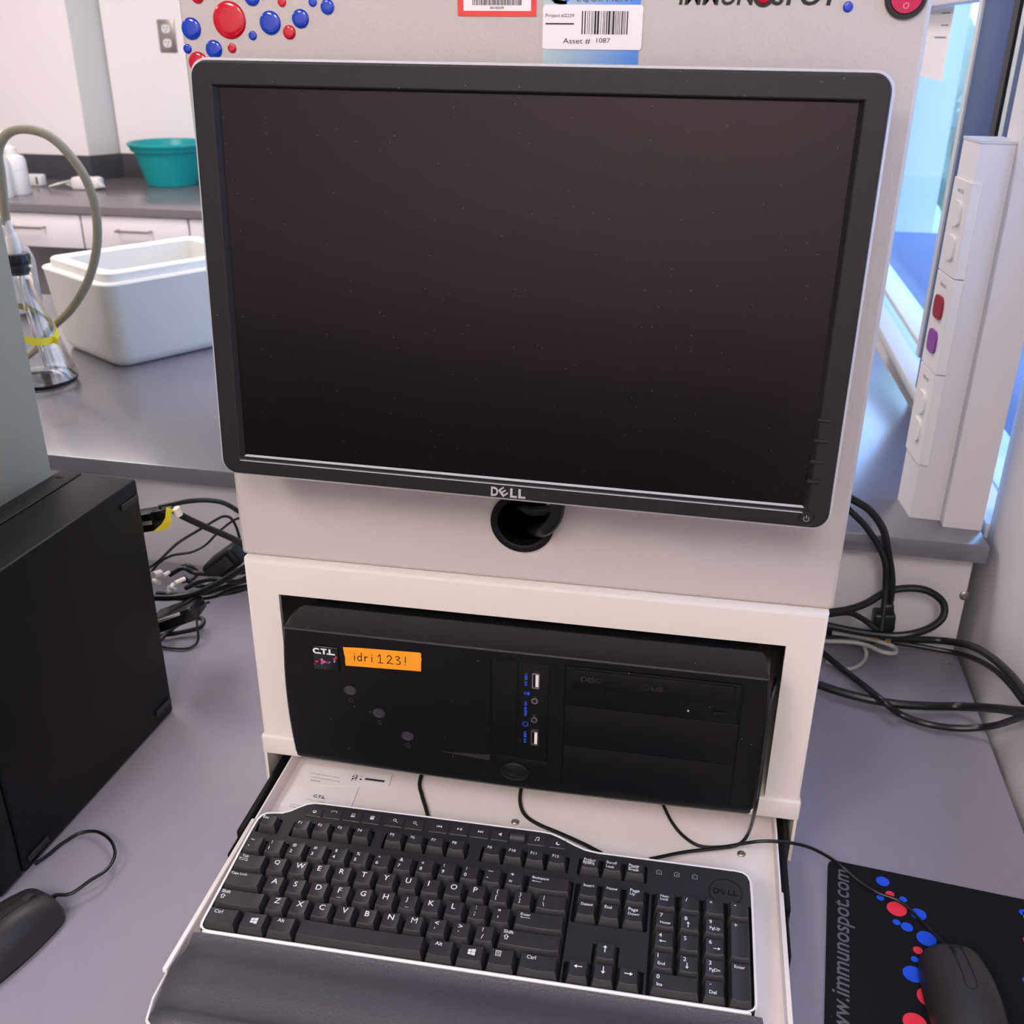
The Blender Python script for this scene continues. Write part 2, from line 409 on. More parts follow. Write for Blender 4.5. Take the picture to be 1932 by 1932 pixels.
# ------------------------------------------------------------------ far bench along the back wall
FY = 2.77
e = empty('bench_worktop', (-2.0, FY, CNT), 'dark grey worktop with upstand along the back wall, far left', 'worktop')
def rel(e, g):
    o = e.location; g.v = [v - o for v in g.v]; return g
rel(e, Geo().prism([(-4.3, FY), (0.3, FY), (0.3, 3.578), (-2.40, 3.578), (-2.475, 3.45), (-4.3, 3.45)], CNT - 0.03, CNT, bev=.003)).obj('worktop', M_far, parent=e)
rel(e, Geo().prism([(-4.3, 3.43), (-2.462, 3.43), (-2.385, 3.558), (0.3, 3.558), (0.3, 3.58), (-2.40, 3.58), (-2.475, 3.452), (-4.3, 3.452)], CNT, CNT + 0.098, bev=.002)).obj('backsplash', M_edge, parent=e, )
xa = onY(151, 430, FY).x; xb = onY(355, 440, FY).x; wd = xb - xa
zt = CNT - 0.034; zb = onY(150, 470, FY).z
labs = ['white drawer at the far left under the dark worktop', 'white drawer unit in the middle of the far bench, left of the foam box', 'white drawer unit partly hidden behind the left edge of the monitor', 'white drawer unit behind the analyser', 'white drawer unit at right end of the far bench']
for k in range(-1, 4):
    x0 = xa + wd * k + 0.004; x1 = x0 + wd - 0.008
    e = empty('drawer_unit', ((x0 + x1) / 2, FY + 0.01, zb), labs[k + 1], 'drawer unit', 'drawers under the far worktop')
    h = zt - zb; hw = (x1 - x0) / 2
    Geo().box((-hw, 0.02, 0.0), (hw, 0.62, h - .005)).obj('body', M_cab, parent=e)
    d = Geo().box((-hw, 0, 0), (hw, 0.02, h), 0.002).obj('drawer_front', M_cab, parent=e)
    Geo().tube([(-.065, 0, h * .60), (-.065, -.028, h * .60), (.065, -.028, h * .60), (.065, 0, h * .60)], 0.0045, smooth=False).obj('handle', M_steel, parent=d)
# bench base (knee space back) and plinth
tag(Geo().box((-4.29, 3.405, -1.2), (0.3, 3.44, CNT - 0.032)).obj('bench_back_panel', mat('kneespace_grey', 'a39c9c', .6)), 'grey modesty panel closing the knee space under the far bench', 'panel')
# wall outlet
p = onY(316, 68, 3.58)
e = empty('wall_outlet', (p.x, 3.58, p.z), 'steel double wall socket above the far bench', 'wall outlet')
Geo().box((-.038, -.006, -.062), (.038, 0, .062), 0.003).obj('plate', M_steel, parent=e)
for s in (-1, 1):
    f = Geo().add(*fill2d([rrect(-.018, -.016, .018, .016, .012)], 0.0015), M=FRONT(-.0075) @ Matrix.Translation((0, s * .027, 0)))
    o = f.obj('socket', M_outw, parent=e)
    Geo().box((-.008, -.0102, s * .027), (-.005, -.0092, s * .027 + .009)).box((.005, -.0102, s * .027), (.008, -.0092, s * .027 + .009)).box((-.002, -.0102, s * .027 - .010), (.002, -.0092, s * .027 - .005)).obj('slots', M_dark, parent=o)
# teal tub
c = Vector((-2.074, 3.395, CNT))
e = empty('teal_tub', c, 'teal round plastic tub with flared rim on the far worktop', 'tub')
Geo().lathe([(.098, 0), (.102, .002), (.140, .135), (.150, .137), (.154, .150), (.163, .160), (.163, .166), (.158, .170), (.150, .167), (.140, .150), (.135, .135), (.098, .006), (.0, .006)], 48).obj('tub_body', M_teal, parent=e)
# wash bottle
e = empty('wash_bottle', onZ(34, 366, CNT), 'translucent white wash bottle with a small red mark, far left worktop', 'bottle')
Geo().lathe([(.048, 0), (.052, .006), (.050, .125), (.044, .140), (.022, .150), (.020, .156)], 32).obj('bottle_body', M_milk, parent=e)
Geo().lathe([(.024, .150), (.024, .172), (.012, .180), (.006, .184)], 24).obj('cap', M_milk, parent=e)
Geo().tube([(0, 0, .18), (0, 0, .20), (-.008, 0, .215), (-.03, 0, .235)], .003).obj('spout', M_milk, parent=e)
Geo().lathe([(.0505, .09), (.0518, .095), (.0505, .10)], 24).obj('bottle_ring', M_milk, parent=e)
Geo().box((-.004, -.0522, .098), (.004, -.050, .106)).obj('red_mark', M_outred, parent=e)
e = empty('plastic_jug', onZ(-2, 372, CNT), 'cloudy plastic jug at the left frame edge behind the hose', 'jug')
Geo().lathe([(.055, 0), (.058, .01), (.056, .14), (.02, .19), (.02, .21)], 28).obj('jug_body', M_milk, parent=e)
# small white adapter and pack
e = empty('white_timer', onZ(70, 350, CNT), 'small white plastic box with black slot beside the wash bottle', 'box')
Geo().box((-.035, -.02, 0), (.035, .02, .045), .006).obj('casing', M_outw, parent=e)
Geo().box((.012, -.0215, .008), (.02, -.0195, .036), .001).obj('slot', M_dark, parent=e)
e = empty('white_plug_block', onZ(168, 357, CNT), 'white rounded plug block lying on the far worktop right of the hose', 'plug')
Geo().box((-.06, -.03, 0), (.02, .03, .048), .010).obj('casing', M_outw, parent=e)
Geo().box((.015, -.026, 0.004), (.062, .026, .05), .014).obj('plug_head', M_outw, parent=e)
g = Geo(); 
for k in range(5):
    a = onZ(92, 352, CNT + .004 + .004 * k); 
    g.tube([a + Vector((0, .03 * k, 0)), a + Vector((.05, .02 * k + .02, .014)), a + Vector((.12, .03 * k - .01, .006)), a + Vector((.17, .02 * k, .012)), a + Vector((.22, .01 * k, .002))], .003, seg=6)
tag(g.obj('plastic_sleeve', M_milk), 'crumpled clear plastic sleeves lying between white box and plug block', 'sleeve')

# ------------------------------------------------------------------ near raised counter
e = empty('counter', (0, 0.51, CNT), 'raised grey counter behind the desk carrying the foam box and flask', 'counter')
rel(e, Geo().prism([(-1.95, .575), (.5378, .494), (.5185, 1.45), (-1.95, 1.5)], CNT - .026, CNT, bev=.0025)).obj('countertop', M_count, parent=e)
rel(e, Geo().prism([(-1.93, .605), (.532, .527), (.532, .545), (-1.93, .625)], -1.2, CNT - .0265)).obj('back_panel', M_white, parent=e)
rel(e, Geo().prism([(-1.93, 1.40), (.51, 1.36), (.51, 1.38), (-1.93, 1.42)], -1.2, CNT - .0265)).obj('rear_panel', M_white, parent=e)
p = onY(1820, 1125, .5245)
rel(e, Geo().lathe([(.0065, 0), (.0065, .002), (.004, .0035), (0.0025, .0035), (.0022, .002), (0, .002)], 20, M=Matrix.Translation((p.x, .5272, p.z)) @ Matrix.Rotation(PI / 2, 4, 'X'))).obj('screw', M_steel, parent=e)
# desk
e = empty('desk', (0, 0, -1.2), 'grey laminate desk holding the analyser, computers and mice', 'desk')
Geo().prism([(-1.9, -.62), (.5331, -.62), (.5361, .5245), (-1.9, .602)], DESK + 1.2 - .03, DESK + 1.2, bev=.002).obj('desktop', M_desk, parent=e)
for x in (-1.85, -.6, .45):
    Geo().box((x, -.5, 0), (x + .04, .5, DESK + 1.2 - .0305), .003).obj('leg', M_white, parent=e)
p = onZ(1785, 1250, DESK)
tag(Geo().box((p.x - .006, p.y - .004, DESK), (p.x + .006, p.y + .003, DESK + .0015), .0005).obj('desk_clip', M_steel), 'small pale metal clip at the back right corner of the desk', 'clip')

# service column on the counter
e = empty('service_column', (.49, .58, CNT), 'beige electrical service column with sockets standing on the right end of the counter', 'service column')
zc = .224
rel(e, Geo().prism([(.4433, .6257), (.4497, .5637), (.4885, .5614), (.4885, .6257)], CNT, zc, bev=.001)).obj('raceway', M_white, parent=e)
rel(e, Geo().prism([(.4425, .6262), (.4490, .5630), (.4885, .5606), (.4885, .6262)], zc, zc + .003)).obj('raceway_cap', M_frame, parent=e)
rel(e, Geo().prism([(.4886, .5420), (.5365, .5386), (.5365, .612), (.4886, .612)], CNT, 1.6, bev=.001)).obj('duct', M_white, parent=e)
# socket modules on the left face
def colz(px, py): return onX(px, py, .4465).z
zs = [colz(1846, 352), colz(1805, 535), colz(1765, 710), colz(1728, 870)]
fa = Vector((.4412, .6257, 0)); fb = Vector((.4470, .5600, 0)); fd = (fb - fa).normalized(); fm = (fa + fb) / 2
FACE = Matrix(((fd.x, 0, fd.y, fm.x), (fd.y, 0, -fd.x, fm.y), (0, 1, 0, 0), (0, 0, 0, 1)))
mods = [((1815, 406), (1801, 470), M_outw, M_outw), ((1779.5, 583.5), (1766, 645.6), M_outred, M_outpur), ((1742, 756), (1732, 806), M_outw, M_outw)]
for k, (qa, qb, ma, mb) in enumerate(mods):
    za, zb2 = zs[k], zs[k + 1]
    g = Geo().prism([(.4412, .6257), (.4470, .5600), (.4485, .5590), (.4590, .5584), (.4600, .5594), (.4600, .5628), (.4497, .5636), (.4432, .6257)], zb2 + .0008, za - .0008, bev=.0006)
    o = rel(e, g).obj('socket_module', M_outw, parent=e, angle=20)
    for (q, m_) in ((qa, ma), (qb, mb)):
        z = colz(*q)
        g = Geo().add(*fill2d([rrect(-.0165, z - .0145, .0165, z + .0145, .009)], .0018), M=FACE @ Matrix.Translation((0, 0, .0010)))
        r = rel(e, g).obj('receptacle', m_, parent=o)
        sl = Geo()
        for dz in (-.0045, .0045): sl.add([(-.004, z + dz - .0011, .0024), (.001, z + dz - .0011, .0024), (.001, z + dz + .0011, .0024), (-.004, z + dz + .0011, .0024)], [[0, 1, 2, 3]], 0, FACE)
        rel(e, sl).obj('slot_mark', M_dark, parent=o, flat=True)
        if m_ is M_outred: r['label'] = 'red receptacle'
        if m_ is M_outpur: r['label'] = 'purple receptacle'
    zq = za - .012
    g = Geo(); put_text(g, 'N6LC22', FACE, -.012, zq - .004, w=.024, h=.004, z=.0004)
    rel(e, g).obj('module_print', M_gink, parent=o, flat=True)

# foam box on the counter
v0 = Vector((-.934, .9376)); dR = Vector((.1137, .1773)).normalized(); dL = Vector((-.1313, .0573)).normalized()
dL = Vector((-dR.y, dR.x)) * .75 + dL * .25; dL.normalize()
ang = math.atan2(dR.y, dR.x)
FM = Matrix.Translation((v0.x, v0.y, CNT)) @ Matrix.Rotation(ang, 4, 'Z')
e = empty('foam_box', FM, 'white polystyrene foam box, open topped, on the counter left of the monitor', 'foam box')
LX, LY, HH = .36, .27, .158
def rl(ins, z, r=.03): return [(x, y, z) for x, y in rrect(ins, ins, LX - ins, LY - ins, r, 6)]
def rlx(i0, z, r=.03): return rl(i0, z, r)
g = Geo().loft([rl(.028, 0, .02), rl(.020, .004, .03), rl(.012, .02, .034), rl(.0, HH, .032), rl(-.002, HH + .004, .032), rl(0, HH + .007, .03), rl(.013, HH + .008, .025), rl(.014, HH + .022, .024), rl(.017, HH + .0245, .022), rl(.036, HH + .0245, .018), rl(.040, HH + .021, .016), rl(.050, .03, .014)], cap0=True, cap1=True)
g.obj('foam_body', M_foam, parent=e)
# clear jug behind the flask
e = empty('clear_bottle', onZ(40, 590, CNT), 'clear plastic bottle on the counter between flask and foam box', 'bottle')
Geo().lathe([(.045, 0), (.050, .005), (.050, .12), (.042, .145), (.02, .165), (.018, .19), (.015, .19), (.017, .165), (.039, .143), (.047, .12), (.047, .006), (0, .004)], 32).obj('bottle_body', mat('frosted_clear_plastic', 'eef2f2', .2, trans=.8), parent=e)
# papers / foam lid beyond the box
tag(Geo().box((-1.06, 1.32, CNT), (-.80, 1.44, CNT + .022), .004).obj('polystyrene_slab', M_foam), 'flat white polystyrene slab lying behind the foam box by the monitor edge', 'slab')

# flask
fc = onZ(76, 722, CNT)
e = empty('erlenmeyer_flask', fc, 'clear conical glass flask with black stopper and yellow tape', 'flask')
prof = [(.058, 0), (.066, .004), (.068, .012), (.064, .028), (.024, .165), (.0205, .18), (.0205, .208), (.024, .214), (.024, .218), (.021, .218), (.018, .208), (.018, .18), (.0215, .164), (.0612, .028), (.0650, .012), (.056, .005), (0, .006)]
Geo().lathe(prof, 48).obj('flask_glass', M_glass, parent=e)
Geo().lathe([(.0172, .200), (.0205, .2185), (.024, .2185), (.0245, .232), (.022, .236), (0, .236)], 32).obj('stopper', M_gloss, parent=e)
cone = lambda z: .064 - .04 * (z - .028) / .137
def band(hh, off):
    L = []
    for k in range(49):
        t = 2 * PI * k / 48; z = .112 - .026 * math.cos(t + .35) + hh
        L.append(((cone(z) + off) * math.cos(t), (cone(z) + off) * math.sin(t), z))
    return L
g = Geo().loft([band(-.006, .0004), band(-.006, .0010), band(.006, .0010), band(.006, .0004)], closed=False)
fl = [(cone(.083) + .0008, -.010, .081), (cone(.083) + .012, -.012, .078), (cone(.088) + .013, -.010, .089), (cone(.090) + .0008, -.008, .093)]
g.add(fl, [[0, 1, 2, 3]])
g.obj('tape_band', M_yel, parent=e)
Geo().tube([(0, 0, .238), (0.0, 0, .262), (-.006, 0, .30)], .0075).obj('glass_tube', M_milk, parent=e)
Geo().lathe([(.011, .236), (.011, .262), (.006, .272)], 20).obj('connector', M_milk, parent=e)
Geo().tube([(0.002, 0, .236), (0.0, .0, .15), (.02, 0, .03)], .004).obj('inner_tube', M_glass, parent=e)
# hose
Yf = fc.y
hp = [(fc + Vector((-.006, 0, .285)))] + [onY(x, y, Yf + d) for x, y, d in ((2, 330, 0), (-3, 285, 0), (12, 254, 0), (45, 243, .0), (95, 258, .01), (140, 303, .02), (168, 352, .03), (182, 410, .04), (182, 470, .05), (166, 530, .06), (135, 582, .07), (100, 616, .08))]
hp += [onZ(70, 655, CNT + .03), onZ(35, 678, CNT + .008), onZ(-20, 690, CNT + .008), onZ(-90, 690, CNT + .008)]
tag(Geo().tube(hp, .0078, seg=14).obj('rubber_hose', M_hose), 'tan rubber hose arching from the flask stopper down behind the flask', 'hose')

# white instrument at the left frame edge
e = empty('instrument_cabinet', (-.84, -.1, DESK), 'white instrument cabinet painted with its green-grey shade at the left frame edge behind the black tower', 'instrument')
Geo().box((-.26, -.40, 0.012), (.250, .326, .95), .006).obj('cabinet_body', M_shadedwhite, parent=e)
for x in (-.22, .22):
    for y in (-.35, .25): Geo().lathe([(.018, 0), (.018, .0125)], 16, M=Matrix.Translation((x, y, 0))).obj('foot', M_black, parent=e)

# ================================================================== ANALYSER
AY = .075
e = empty('analyser', (0, AY, -.139), 'pale grey spot analyser cabinet behind the monitor with coloured bubble dots', 'analyser')
A = Matrix.Translation((0, -AY, .139))   # parts of the analyser are modelled in room coordinates
HX = .2868
def rect(h, z0, z1, r, y, n=4): return xz(rrect(-h, z0, h, z1, r, n), y)
g = Geo().loft([rect(HX, -.1385, .56, .003, .47), rect(HX, -.1385, .56, .003, .0795), rect(HX - .0008, -.1377, .5592, .003, .0765), rect(HX - .0035, -.135, .5565, .003, .075)], cap0=True)
vs, fs = fill2d([rrect(-HX + .0035, -.135, HX - .0035, .5565, .003, 4), circ(-.0022, -.0765, .0285, 40)])
g.add(vs, fs, 0, FRONT(.075))
body = g.obj('cabinet_body', M_paint, parent=e, M=A)
gr = Geo().lathe([(.0235, -.012), (.0235, .002), (.0255, .003), (.0300, .0025), (.0302, .0003), (.0285, 0), (.0282, -.012)], 48, M=FRONT(.0748) @ Matrix.Translation((-.0022, -.0765, 0)))
gr.obj('cable_grommet', M_black, parent=e, M=A)
def sticker(name, pts, m, y=.0746, th=.0004, parent=e, lab=None):
    o = Geo().add(*fill2d([pts], th / 2), M=FRONT(y)).obj(name, m, parent=parent, M=A if parent is e else None)
    if lab: o['label'] = lab
    return o
# red bordered barcode label
rl_ = sticker('red_label', rrect(-.0577, .3478, .0030, .392, .001), M_redlab, lab='red bordered white barcode label')
g = Geo().add(*fill2d([rrect(-.0530, .3515, -.0010, .388, .0005)], .0001), M=FRONT(.07425)); g.obj('label_field', M_label, parent=rl_)
g = Geo(); random.seed(11)
x = -.0460
while x < -.0085:
    wd = random.choice([.0003, .0005, .0008]); g.add([(x, 0, .3553), (x + wd, 0, .3553), (x + wd, 0, .3610), (x, 0, .3610)], [[0, 1, 2, 3]], 0, Matrix.Translation((0, .0740, 0))); x += wd + random.choice([.0004, .0006])
put_text(g, '00100239', FRONT(.0740), -.0325, .3527, w=.0108, h=.0017, bold=.02)
g.obj('barcode', M_bink, parent=rl_, flat=True)
# blue gradient label and white asset label
bl = sticker('equipment_label', rrect(.0086, .312, .0812, .40, .0006), M_grad, lab='blue gradient label behind the white asset label')
g = Geo(); put_text(g, 'EQUIPMENT', FRONT(.0742), .0335, .3573, w=.0430, h=.0052)
g.obj('label_print', M_gink, parent=bl, flat=True)
g = Geo(); ring = [( .0225 + .0115 * math.cos(math.radians(t)), .3655 + .0095 * math.sin(math.radians(t))) for t in range(150, 300, 10)] + [(.0225 + .0085 * math.cos(math.radians(t)), .3655 + .0070 * math.sin(math.radians(t))) for t in range(290, 140, -10)]
g.add(*fill2d([ring]), M=FRONT(.0742)); g.add(*fill2d([[(.0165, .3568), (.0255, .3562), (.026, .3575), (.020, .360), (.017, .366), (.015, .3655)]]), M=FRONT(.0742))
g.obj('label_logo', M_bink, parent=bl, flat=True)
Geo().add(*fill2d([[(.0255, .3568), (.029, .3602), (.0295, .366), (.023, .366), (.0245, .360)]]), M=FRONT(.0742)).obj('label_logo_drop', M_blink, parent=bl, flat=True)
asl = sticker('asset_label', rrect(.0082, .3255, .0833, .3560, .0022), M_label, y=.0741, lab='white rounded asset label with barcode')
g = Geo(); FL = FRONT(.0737)
put_text(g, 'Project #2239', FL, .0104, .3468, w=.0216, h=.0030)
g.add([(.0104, 0, .3425), (.0320, 0, .3425), (.0320, 0, .3435), (.0104, 0, .3435)], [[0, 1, 2, 3]], 0, Matrix.Translation((0, .0737, 0)))
put_text(g, 'Asset #', FL, .0240, .3292, w=.0208, h=.0040); put_text(g, '1087', FL, .0494, .3302, w=.0104, h=.0033)
bars = '1101011011010100101110101011010110110101'
x = .0378; random.seed(5)
while x < .0725:
    wd = random.choice([.0004, .0005, .0009, .0015]); g.add([(x, 0, .3360), (x + wd, 0, .3360), (x + wd, 0, .3518), (x, 0, .3518)], [[0, 1, 2, 3]], 0, Matrix.Translation((0, .0737, 0))); x += wd + random.choice([.0006, .0009, .0012])
g.obj('label_print', M_bink, parent=asl, flat=True)
# name lettering
g = Geo(); FL = FRONT(.0746)
put_text(g, 'IMMUN', FL, .1090, .3560, w=.0545, h=.0125, bold=.018, shear=.15)
put_text(g, 'S', FL, .1758, .3560, w=.0088, h=.0125, bold=.030, shear=.15)
put_text(g, 'POT', FL, .1855, .3560, w=.0375, h=.0125, bold=.030, shear=.15)
g.add(*fill2d([circ(.1695, .3622, .0075, 28), circ(.1695, .3622, .0052, 28)]), M=FL)

nm = g.obj('name_lettering', M_bink, parent=e, M=A, flat=True); nm['label'] = 'black slanted name lettering'
def dome(name, x, z, r, m, parent=e, h=None):
    h = h or min(.0022, r * .35)
    o = Geo().lathe([(r, 0), (r * .97, h * .45), (r * .85, h * .8), (r * .6, h * .97), (r * .3, h), (0, h)], 36, M=FRONT(.0749) @ Matrix.Translation((x, z, 0))).obj(name, m, parent=parent, M=A, angle=70)
    o['label'] = ('red' if m is M_red else 'blue') + ' domed gel dot'
    return o
dome('bubble_dot', .1695, .3622, .0052, M_red)
dome('bubble_dot', .2292, .3553, .0036, M_blue)
DOTS = [(-.2774, .3375, .0083, 0), (-.2441, .3439, .0139, 1), (-.2099, .3422, .0088, 0), (-.1845, .3453, .0070, 0), (-.1946, .3355, .0053, 1), (-.2256, .3329, .0035, 0), (-.2598, .3226, .0070, 0), (-.2442, .3235, .0037, 1),
 (-.2827, .3227, .0036, 0), (-.2745, .3125, .0083, 1), (-.1617, .3537, .0056, 0), (-.1735, .3569, .0034, 0), (-.1988, .3569, .0035, 1), (-.2233, .3603, .0064, 0), (-.2690, .3610, .0056, 1),
 (-.2100, .3720, .010, 1), (-.1800, .3700, .006, 1), (-.2500, .3720, .008, 0)]
for x, z, r, c_ in DOTS: dome('bubble_dot', x, z, r, M_red if c_ else M_blue)
# rocker switch
sw = Geo().lathe([(.0145, 0), (.0145, .002), (.0135, .0035), (.0112, .0035), (.0108, .001), (0, .001)], 44, M=FRONT(.0749) @ Matrix.Translation((.2680, .3618, 0))).obj('power_switch', M_gloss, parent=e, M=A)
o = Geo().add(*fill2d([circ(.2680, .3618, .0106, 36)], .002), M=FRONT(.0725) @ Matrix.Translation((0, 0, 0))).obj('rocker', M_redsw, parent=sw)
Geo().add(*fill2d([circ(.2682, .3562, .0020, 20), circ(.2682, .3562, .0015, 20)]), M=FRONT(.0703)).obj('rocker_mark', mat('pink_mark', 'e88aa5', .5), parent=o, flat=True)

# ================================================================== ENCLOSURE + KEYBOARD TRAY
EY = .067
e = empty('computer_enclosure', (0, EY, DESK), 'cream steel enclosure under the analyser with pull-out keyboard tray', 'enclosure')
A = Matrix.Translation((0, -EY, -DESK))
EX = .2828; Z0 = -.3535; Z1 = -.1395; OX = .2485; OZ0 = -.3525; OZ1 = -.1765
g = Geo()
ext = lambda d, y: xz([(-EX + d, Z0), (EX - d, Z0), (EX - d, Z1 - d), (-EX + d, Z1 - d)], y)
g.loft([ext(0, .47), ext(0, EY + .004), ext(.0010, EY + .001), ext(.0035, EY)], cap0=True)
i_ = .0035
outer = [(-EX + i_, Z0), (-OX, Z0), (-OX, OZ1), (OX, OZ1), (OX, Z0), (EX - i_, Z0), (EX - i_, Z1 - i_), (-EX + i_, Z1 - i_)]
g.add(*fill2d([outer]), M=FRONT(EY))
op = lambda y, d=0: [(-OX - d, y, Z0), (-OX - d, y, OZ1 + d), (OX + d, y, OZ1 + d), (OX + d, y, Z0)]
g.loft([op(EY), op(EY + .005)], closed=False)
g.obj('housing', M_cream, parent=e, M=A)
g = Geo().box((-EX - .0015, EY - .003, -.3775), (EX + .0015, .47, -.3536), .0025, 3)
g.obj('base_plate', M_cream, parent=e, M=A)
for s in (-1, 1):
    g = Geo(); x0, x1 = sorted((s * EX, s * (EX - .003)))
    prof = [(-.002 + EY, -.377), (EY - .002, -.430), (EY + .010, DESK + .0002), (.468, DESK + .0002), (.468, -.377)]
    lo = [(x0, y, z) for y, z in prof]; hi = [(x1, y, z) for y, z in prof]
    g.loft([lo, hi], cap0=True, cap1=True); g.obj('side_flange', M_cream, parent=e, M=A)
    x0, x1 = sorted((s * .2735, s * .2668))
    Geo().box((x0, -.035, -.428), (x1, .40, -.397), .002).box((x0 + .002, -.085 if s > 0 else -.062, -.424), (x1 - .002, .1, -.402), .002).obj('slide_rail', M_black, parent=e, M=A)
# pull-out tray
TL_, TR_, TF, TB, TZ = -.2560, .2632, -.268, .40, -.406
g = Geo().box((TL_, TF + .012, TZ - .0015), (TR_, TB, TZ))
def wall(pts, z0, z1, t): # strip of sheet metal along pts
    for a, b_ in zip(pts, pts[1:]):
        a = Vector(a); b_ = Vector(b_); d = (b_ - a).normalized(); n = Vector((-d.y, d.x)) * t / 2
        g.prism([a + n, b_ + n, b_ - n, a - n], z0, z1, bev=t * .3)
wall([(TL_, TB), (TL_, TF + .055)], TZ - .002, -.387, .0022); wall([(TR_, TB), (TR_, TF + .055)], TZ - .002, -.387, .0022)
arcL = [(TL_, TF + .055), (TL_ + .001, TF + .03), (TL_ + .006, TF + .010), (TL_ + .018, TF)]
arcR = [(TR_, TF + .055), (TR_ - .001, TF + .03), (TR_ - .006, TF + .010), (TR_ - .018, TF)]
wall(arcL, TZ - .004, -.390, .0022); wall(arcR, TZ - .004, -.390, .0022); wall([arcL[-1], arcR[-1]], TZ - .004, -.390, .0022)
tr = g.obj('keyboard_tray', M_tray, parent=e, M=A)
for s, x in ((-1, TL_), (1, TR_)):
    Geo().box((x - .0022, -.215, -.3885), (x + .0022, -.028, -.3835), .001).obj('rim_cap', M_tray, parent=tr)
for q in ((972, 1549), (1399, 1609)):
    p = onZ(q[0], q[1], TZ + .002)
    Geo().lathe([(.0042, 0), (.0042, .0012), (.003, .0022), (.0018, .0022), (.0016, .001), (0, .001)], 20, M=Matrix.Translation((p.x, p.y, TZ))).obj('tray_screw', M_steel, parent=tr)

# papers on the tray
def sheet(name, pts, z, label, lines):
    P = [onZ(x, y, z) for x, y in pts]; c = sum(P, Vector()) / len(P)
    e2 = Geo().prism([(p.x - c.x, p.y - c.y) for p in P], -.0002, .0002).obj(name, M_paper)
    e2.location = (c.x, c.y, z); tag(e2, label, 'card'); g = Geo()
    for (s, px, py, w_, h_, b) in lines:
        p = onZ(px, py, z); put_text(g, s, FLAT(p.x - c.x, p.y - c.y, 0, -.06), 0, 0, w=w_, h=h_, z=.0005, bold=b)
    g.obj('print', M_bink, parent=e2, flat=True)
    return e2
sheet('business_card', [(552, 1482), (680, 1478), (662, 1524), (528, 1520)], TZ + .0008, 'white card printed with three letters lying on the tray above the escape key', [('C.T.L.', 590, 1504, .014, .0042, .04), ('cellular technology ltd', 577, 1509, .022, .0012, 0), ('the world leader in', 548, 1518, .026, .0013, 0), ('ELISPOT research', 546, 1523, .024, .0013, 0)])
leaf = sheet('folded_leaflet', [(574, 1442), (740, 1462), (733, 1483), (620, 1483), (568, 1474)], TZ + .0014, 'white leaflet sticking out from under the computer onto the tray', [('technology reagents and software', 586, 1460, .034, .0018, 0), ('analysis services for your lab', 586, 1467, .034, .0018, 0), ('www', 585, 1473, .012, .0016, 0)])
g = Geo(); p = onZ(676, 1467, TZ + .0021); 
for k in range(9): g.add(*fill2d([circ(random.uniform(-.006, .006), random.uniform(-.006, .004), random.uniform(.0006, .0018), 14)]), M=FLAT(p.x, p.y, p.z))
g.box((p.x + .008, p.y - .002, p.z - .0002), (p.x + .030, p.y + .001, p.z))
o = g.obj('leaflet_picture', mat('dark_blue_print', '22284a', .6), flat=True)
o.parent = leaf; o.matrix_parent_inverse = Matrix.Translation(-leaf.location)

# ================================================================== COMPUTER IN THE ENCLOSURE
FYc = .02
e = empty('rack_computer', (.004, FYc, Z0), 'black desktop computer lying in the cream enclosure with orange tape note', 'computer')
A = Matrix.Translation((-.004, -FYc, -Z0)); A2 = A
Geo().box((-.212, .055, Z0 + .006), (.225, .44, -.1835), .002).obj('chassis', M_case, parent=e, M=A)
for x in (-.19, .20):
    for y in (.10, .40): Geo().lathe([(.012, 0), (.012, .007)], 20, M=Matrix.Translation((x, y, Z0))).obj('foot', M_black, parent=e, M=A)
XL, XR, ZT, ZB = -.2255, .2325, -.1855, -.3235
# bezel: front panel with openings, chamfered shelf on top, barrel-shaped ends, curved lower edge
bay = [(.0488, -.3300), (.0488, -.1920), (.2116, -.1920), (.2116, -.3300)]
slot = [(-.0220, -.3075), (-.0220, -.1945), (.0343, -.1945), (.0343, -.3115)]
g = Geo()
side = lambda z: .0045 * (1 - ((z + .262) / .078) ** 2)     # ends bulge a little at mid height
zs_ = [ZB - .010 + (ZT - ZB + .010) * k / 10 for k in range(11)]
outl = [(XR - .002 + side(z), z) for z in zs_] + [(XL + .002 - side(z), z) for z in reversed(zs_)]
g.add(*fill2d([outl, bay, slot]), M=FRONT(FYc))
def edge(d, y, zoff=0): return [(x + (d if x > 0 else -d), y, z) for x, z in outl]
right = [(XR - .002 + side(z), z) for z in zs_]; left = [(XL + .002 - side(z), z) for z in zs_]
g.loft([[(x, FYc, z) for x, z in right], [(x + .003, FYc + .004, z) for x, z in right], [(x + .004, FYc + .036, z) for x, z in right]], closed=False)
g.loft([[(x, FYc, z) for x, z in left], [(x - .003, FYc + .004, z) for x, z in left], [(x - .004, FYc + .036, z) for x, z in left]], closed=False)
xs = [outl[10][0], outl[11][0]]
xr, xl = right[-1][0], left[-1][0]
g.add([(xl, FYc, ZT), (xr, FYc, ZT), (xr + .0015, FYc + .001, ZT + .0015), (xl - .0015, FYc + .001, ZT + .0015), (xr - .002, .052, -.1790), (xl + .004, .052, -.1790), (xr - .004, .058, -.1800), (xl + .006, .058, -.1800)], [[0, 1, 2, 3], [3, 2, 4, 5], [5, 4, 6, 7]])
g.add([(xr + .0015, FYc + .001, ZT + .0015), (xr + .0045, FYc + .036, ZT), (xr - .002, .052, -.179)], [[0, 1, 2]]); g.add([(xl - .0015, FYc + .001, ZT + .0015), (xl - .0045, FYc + .036, ZT), (xl + .004, .052, -.179)], [[0, 1, 2]])
br, bl_ = right[0][0], left[0][0]; zb = zs_[0]
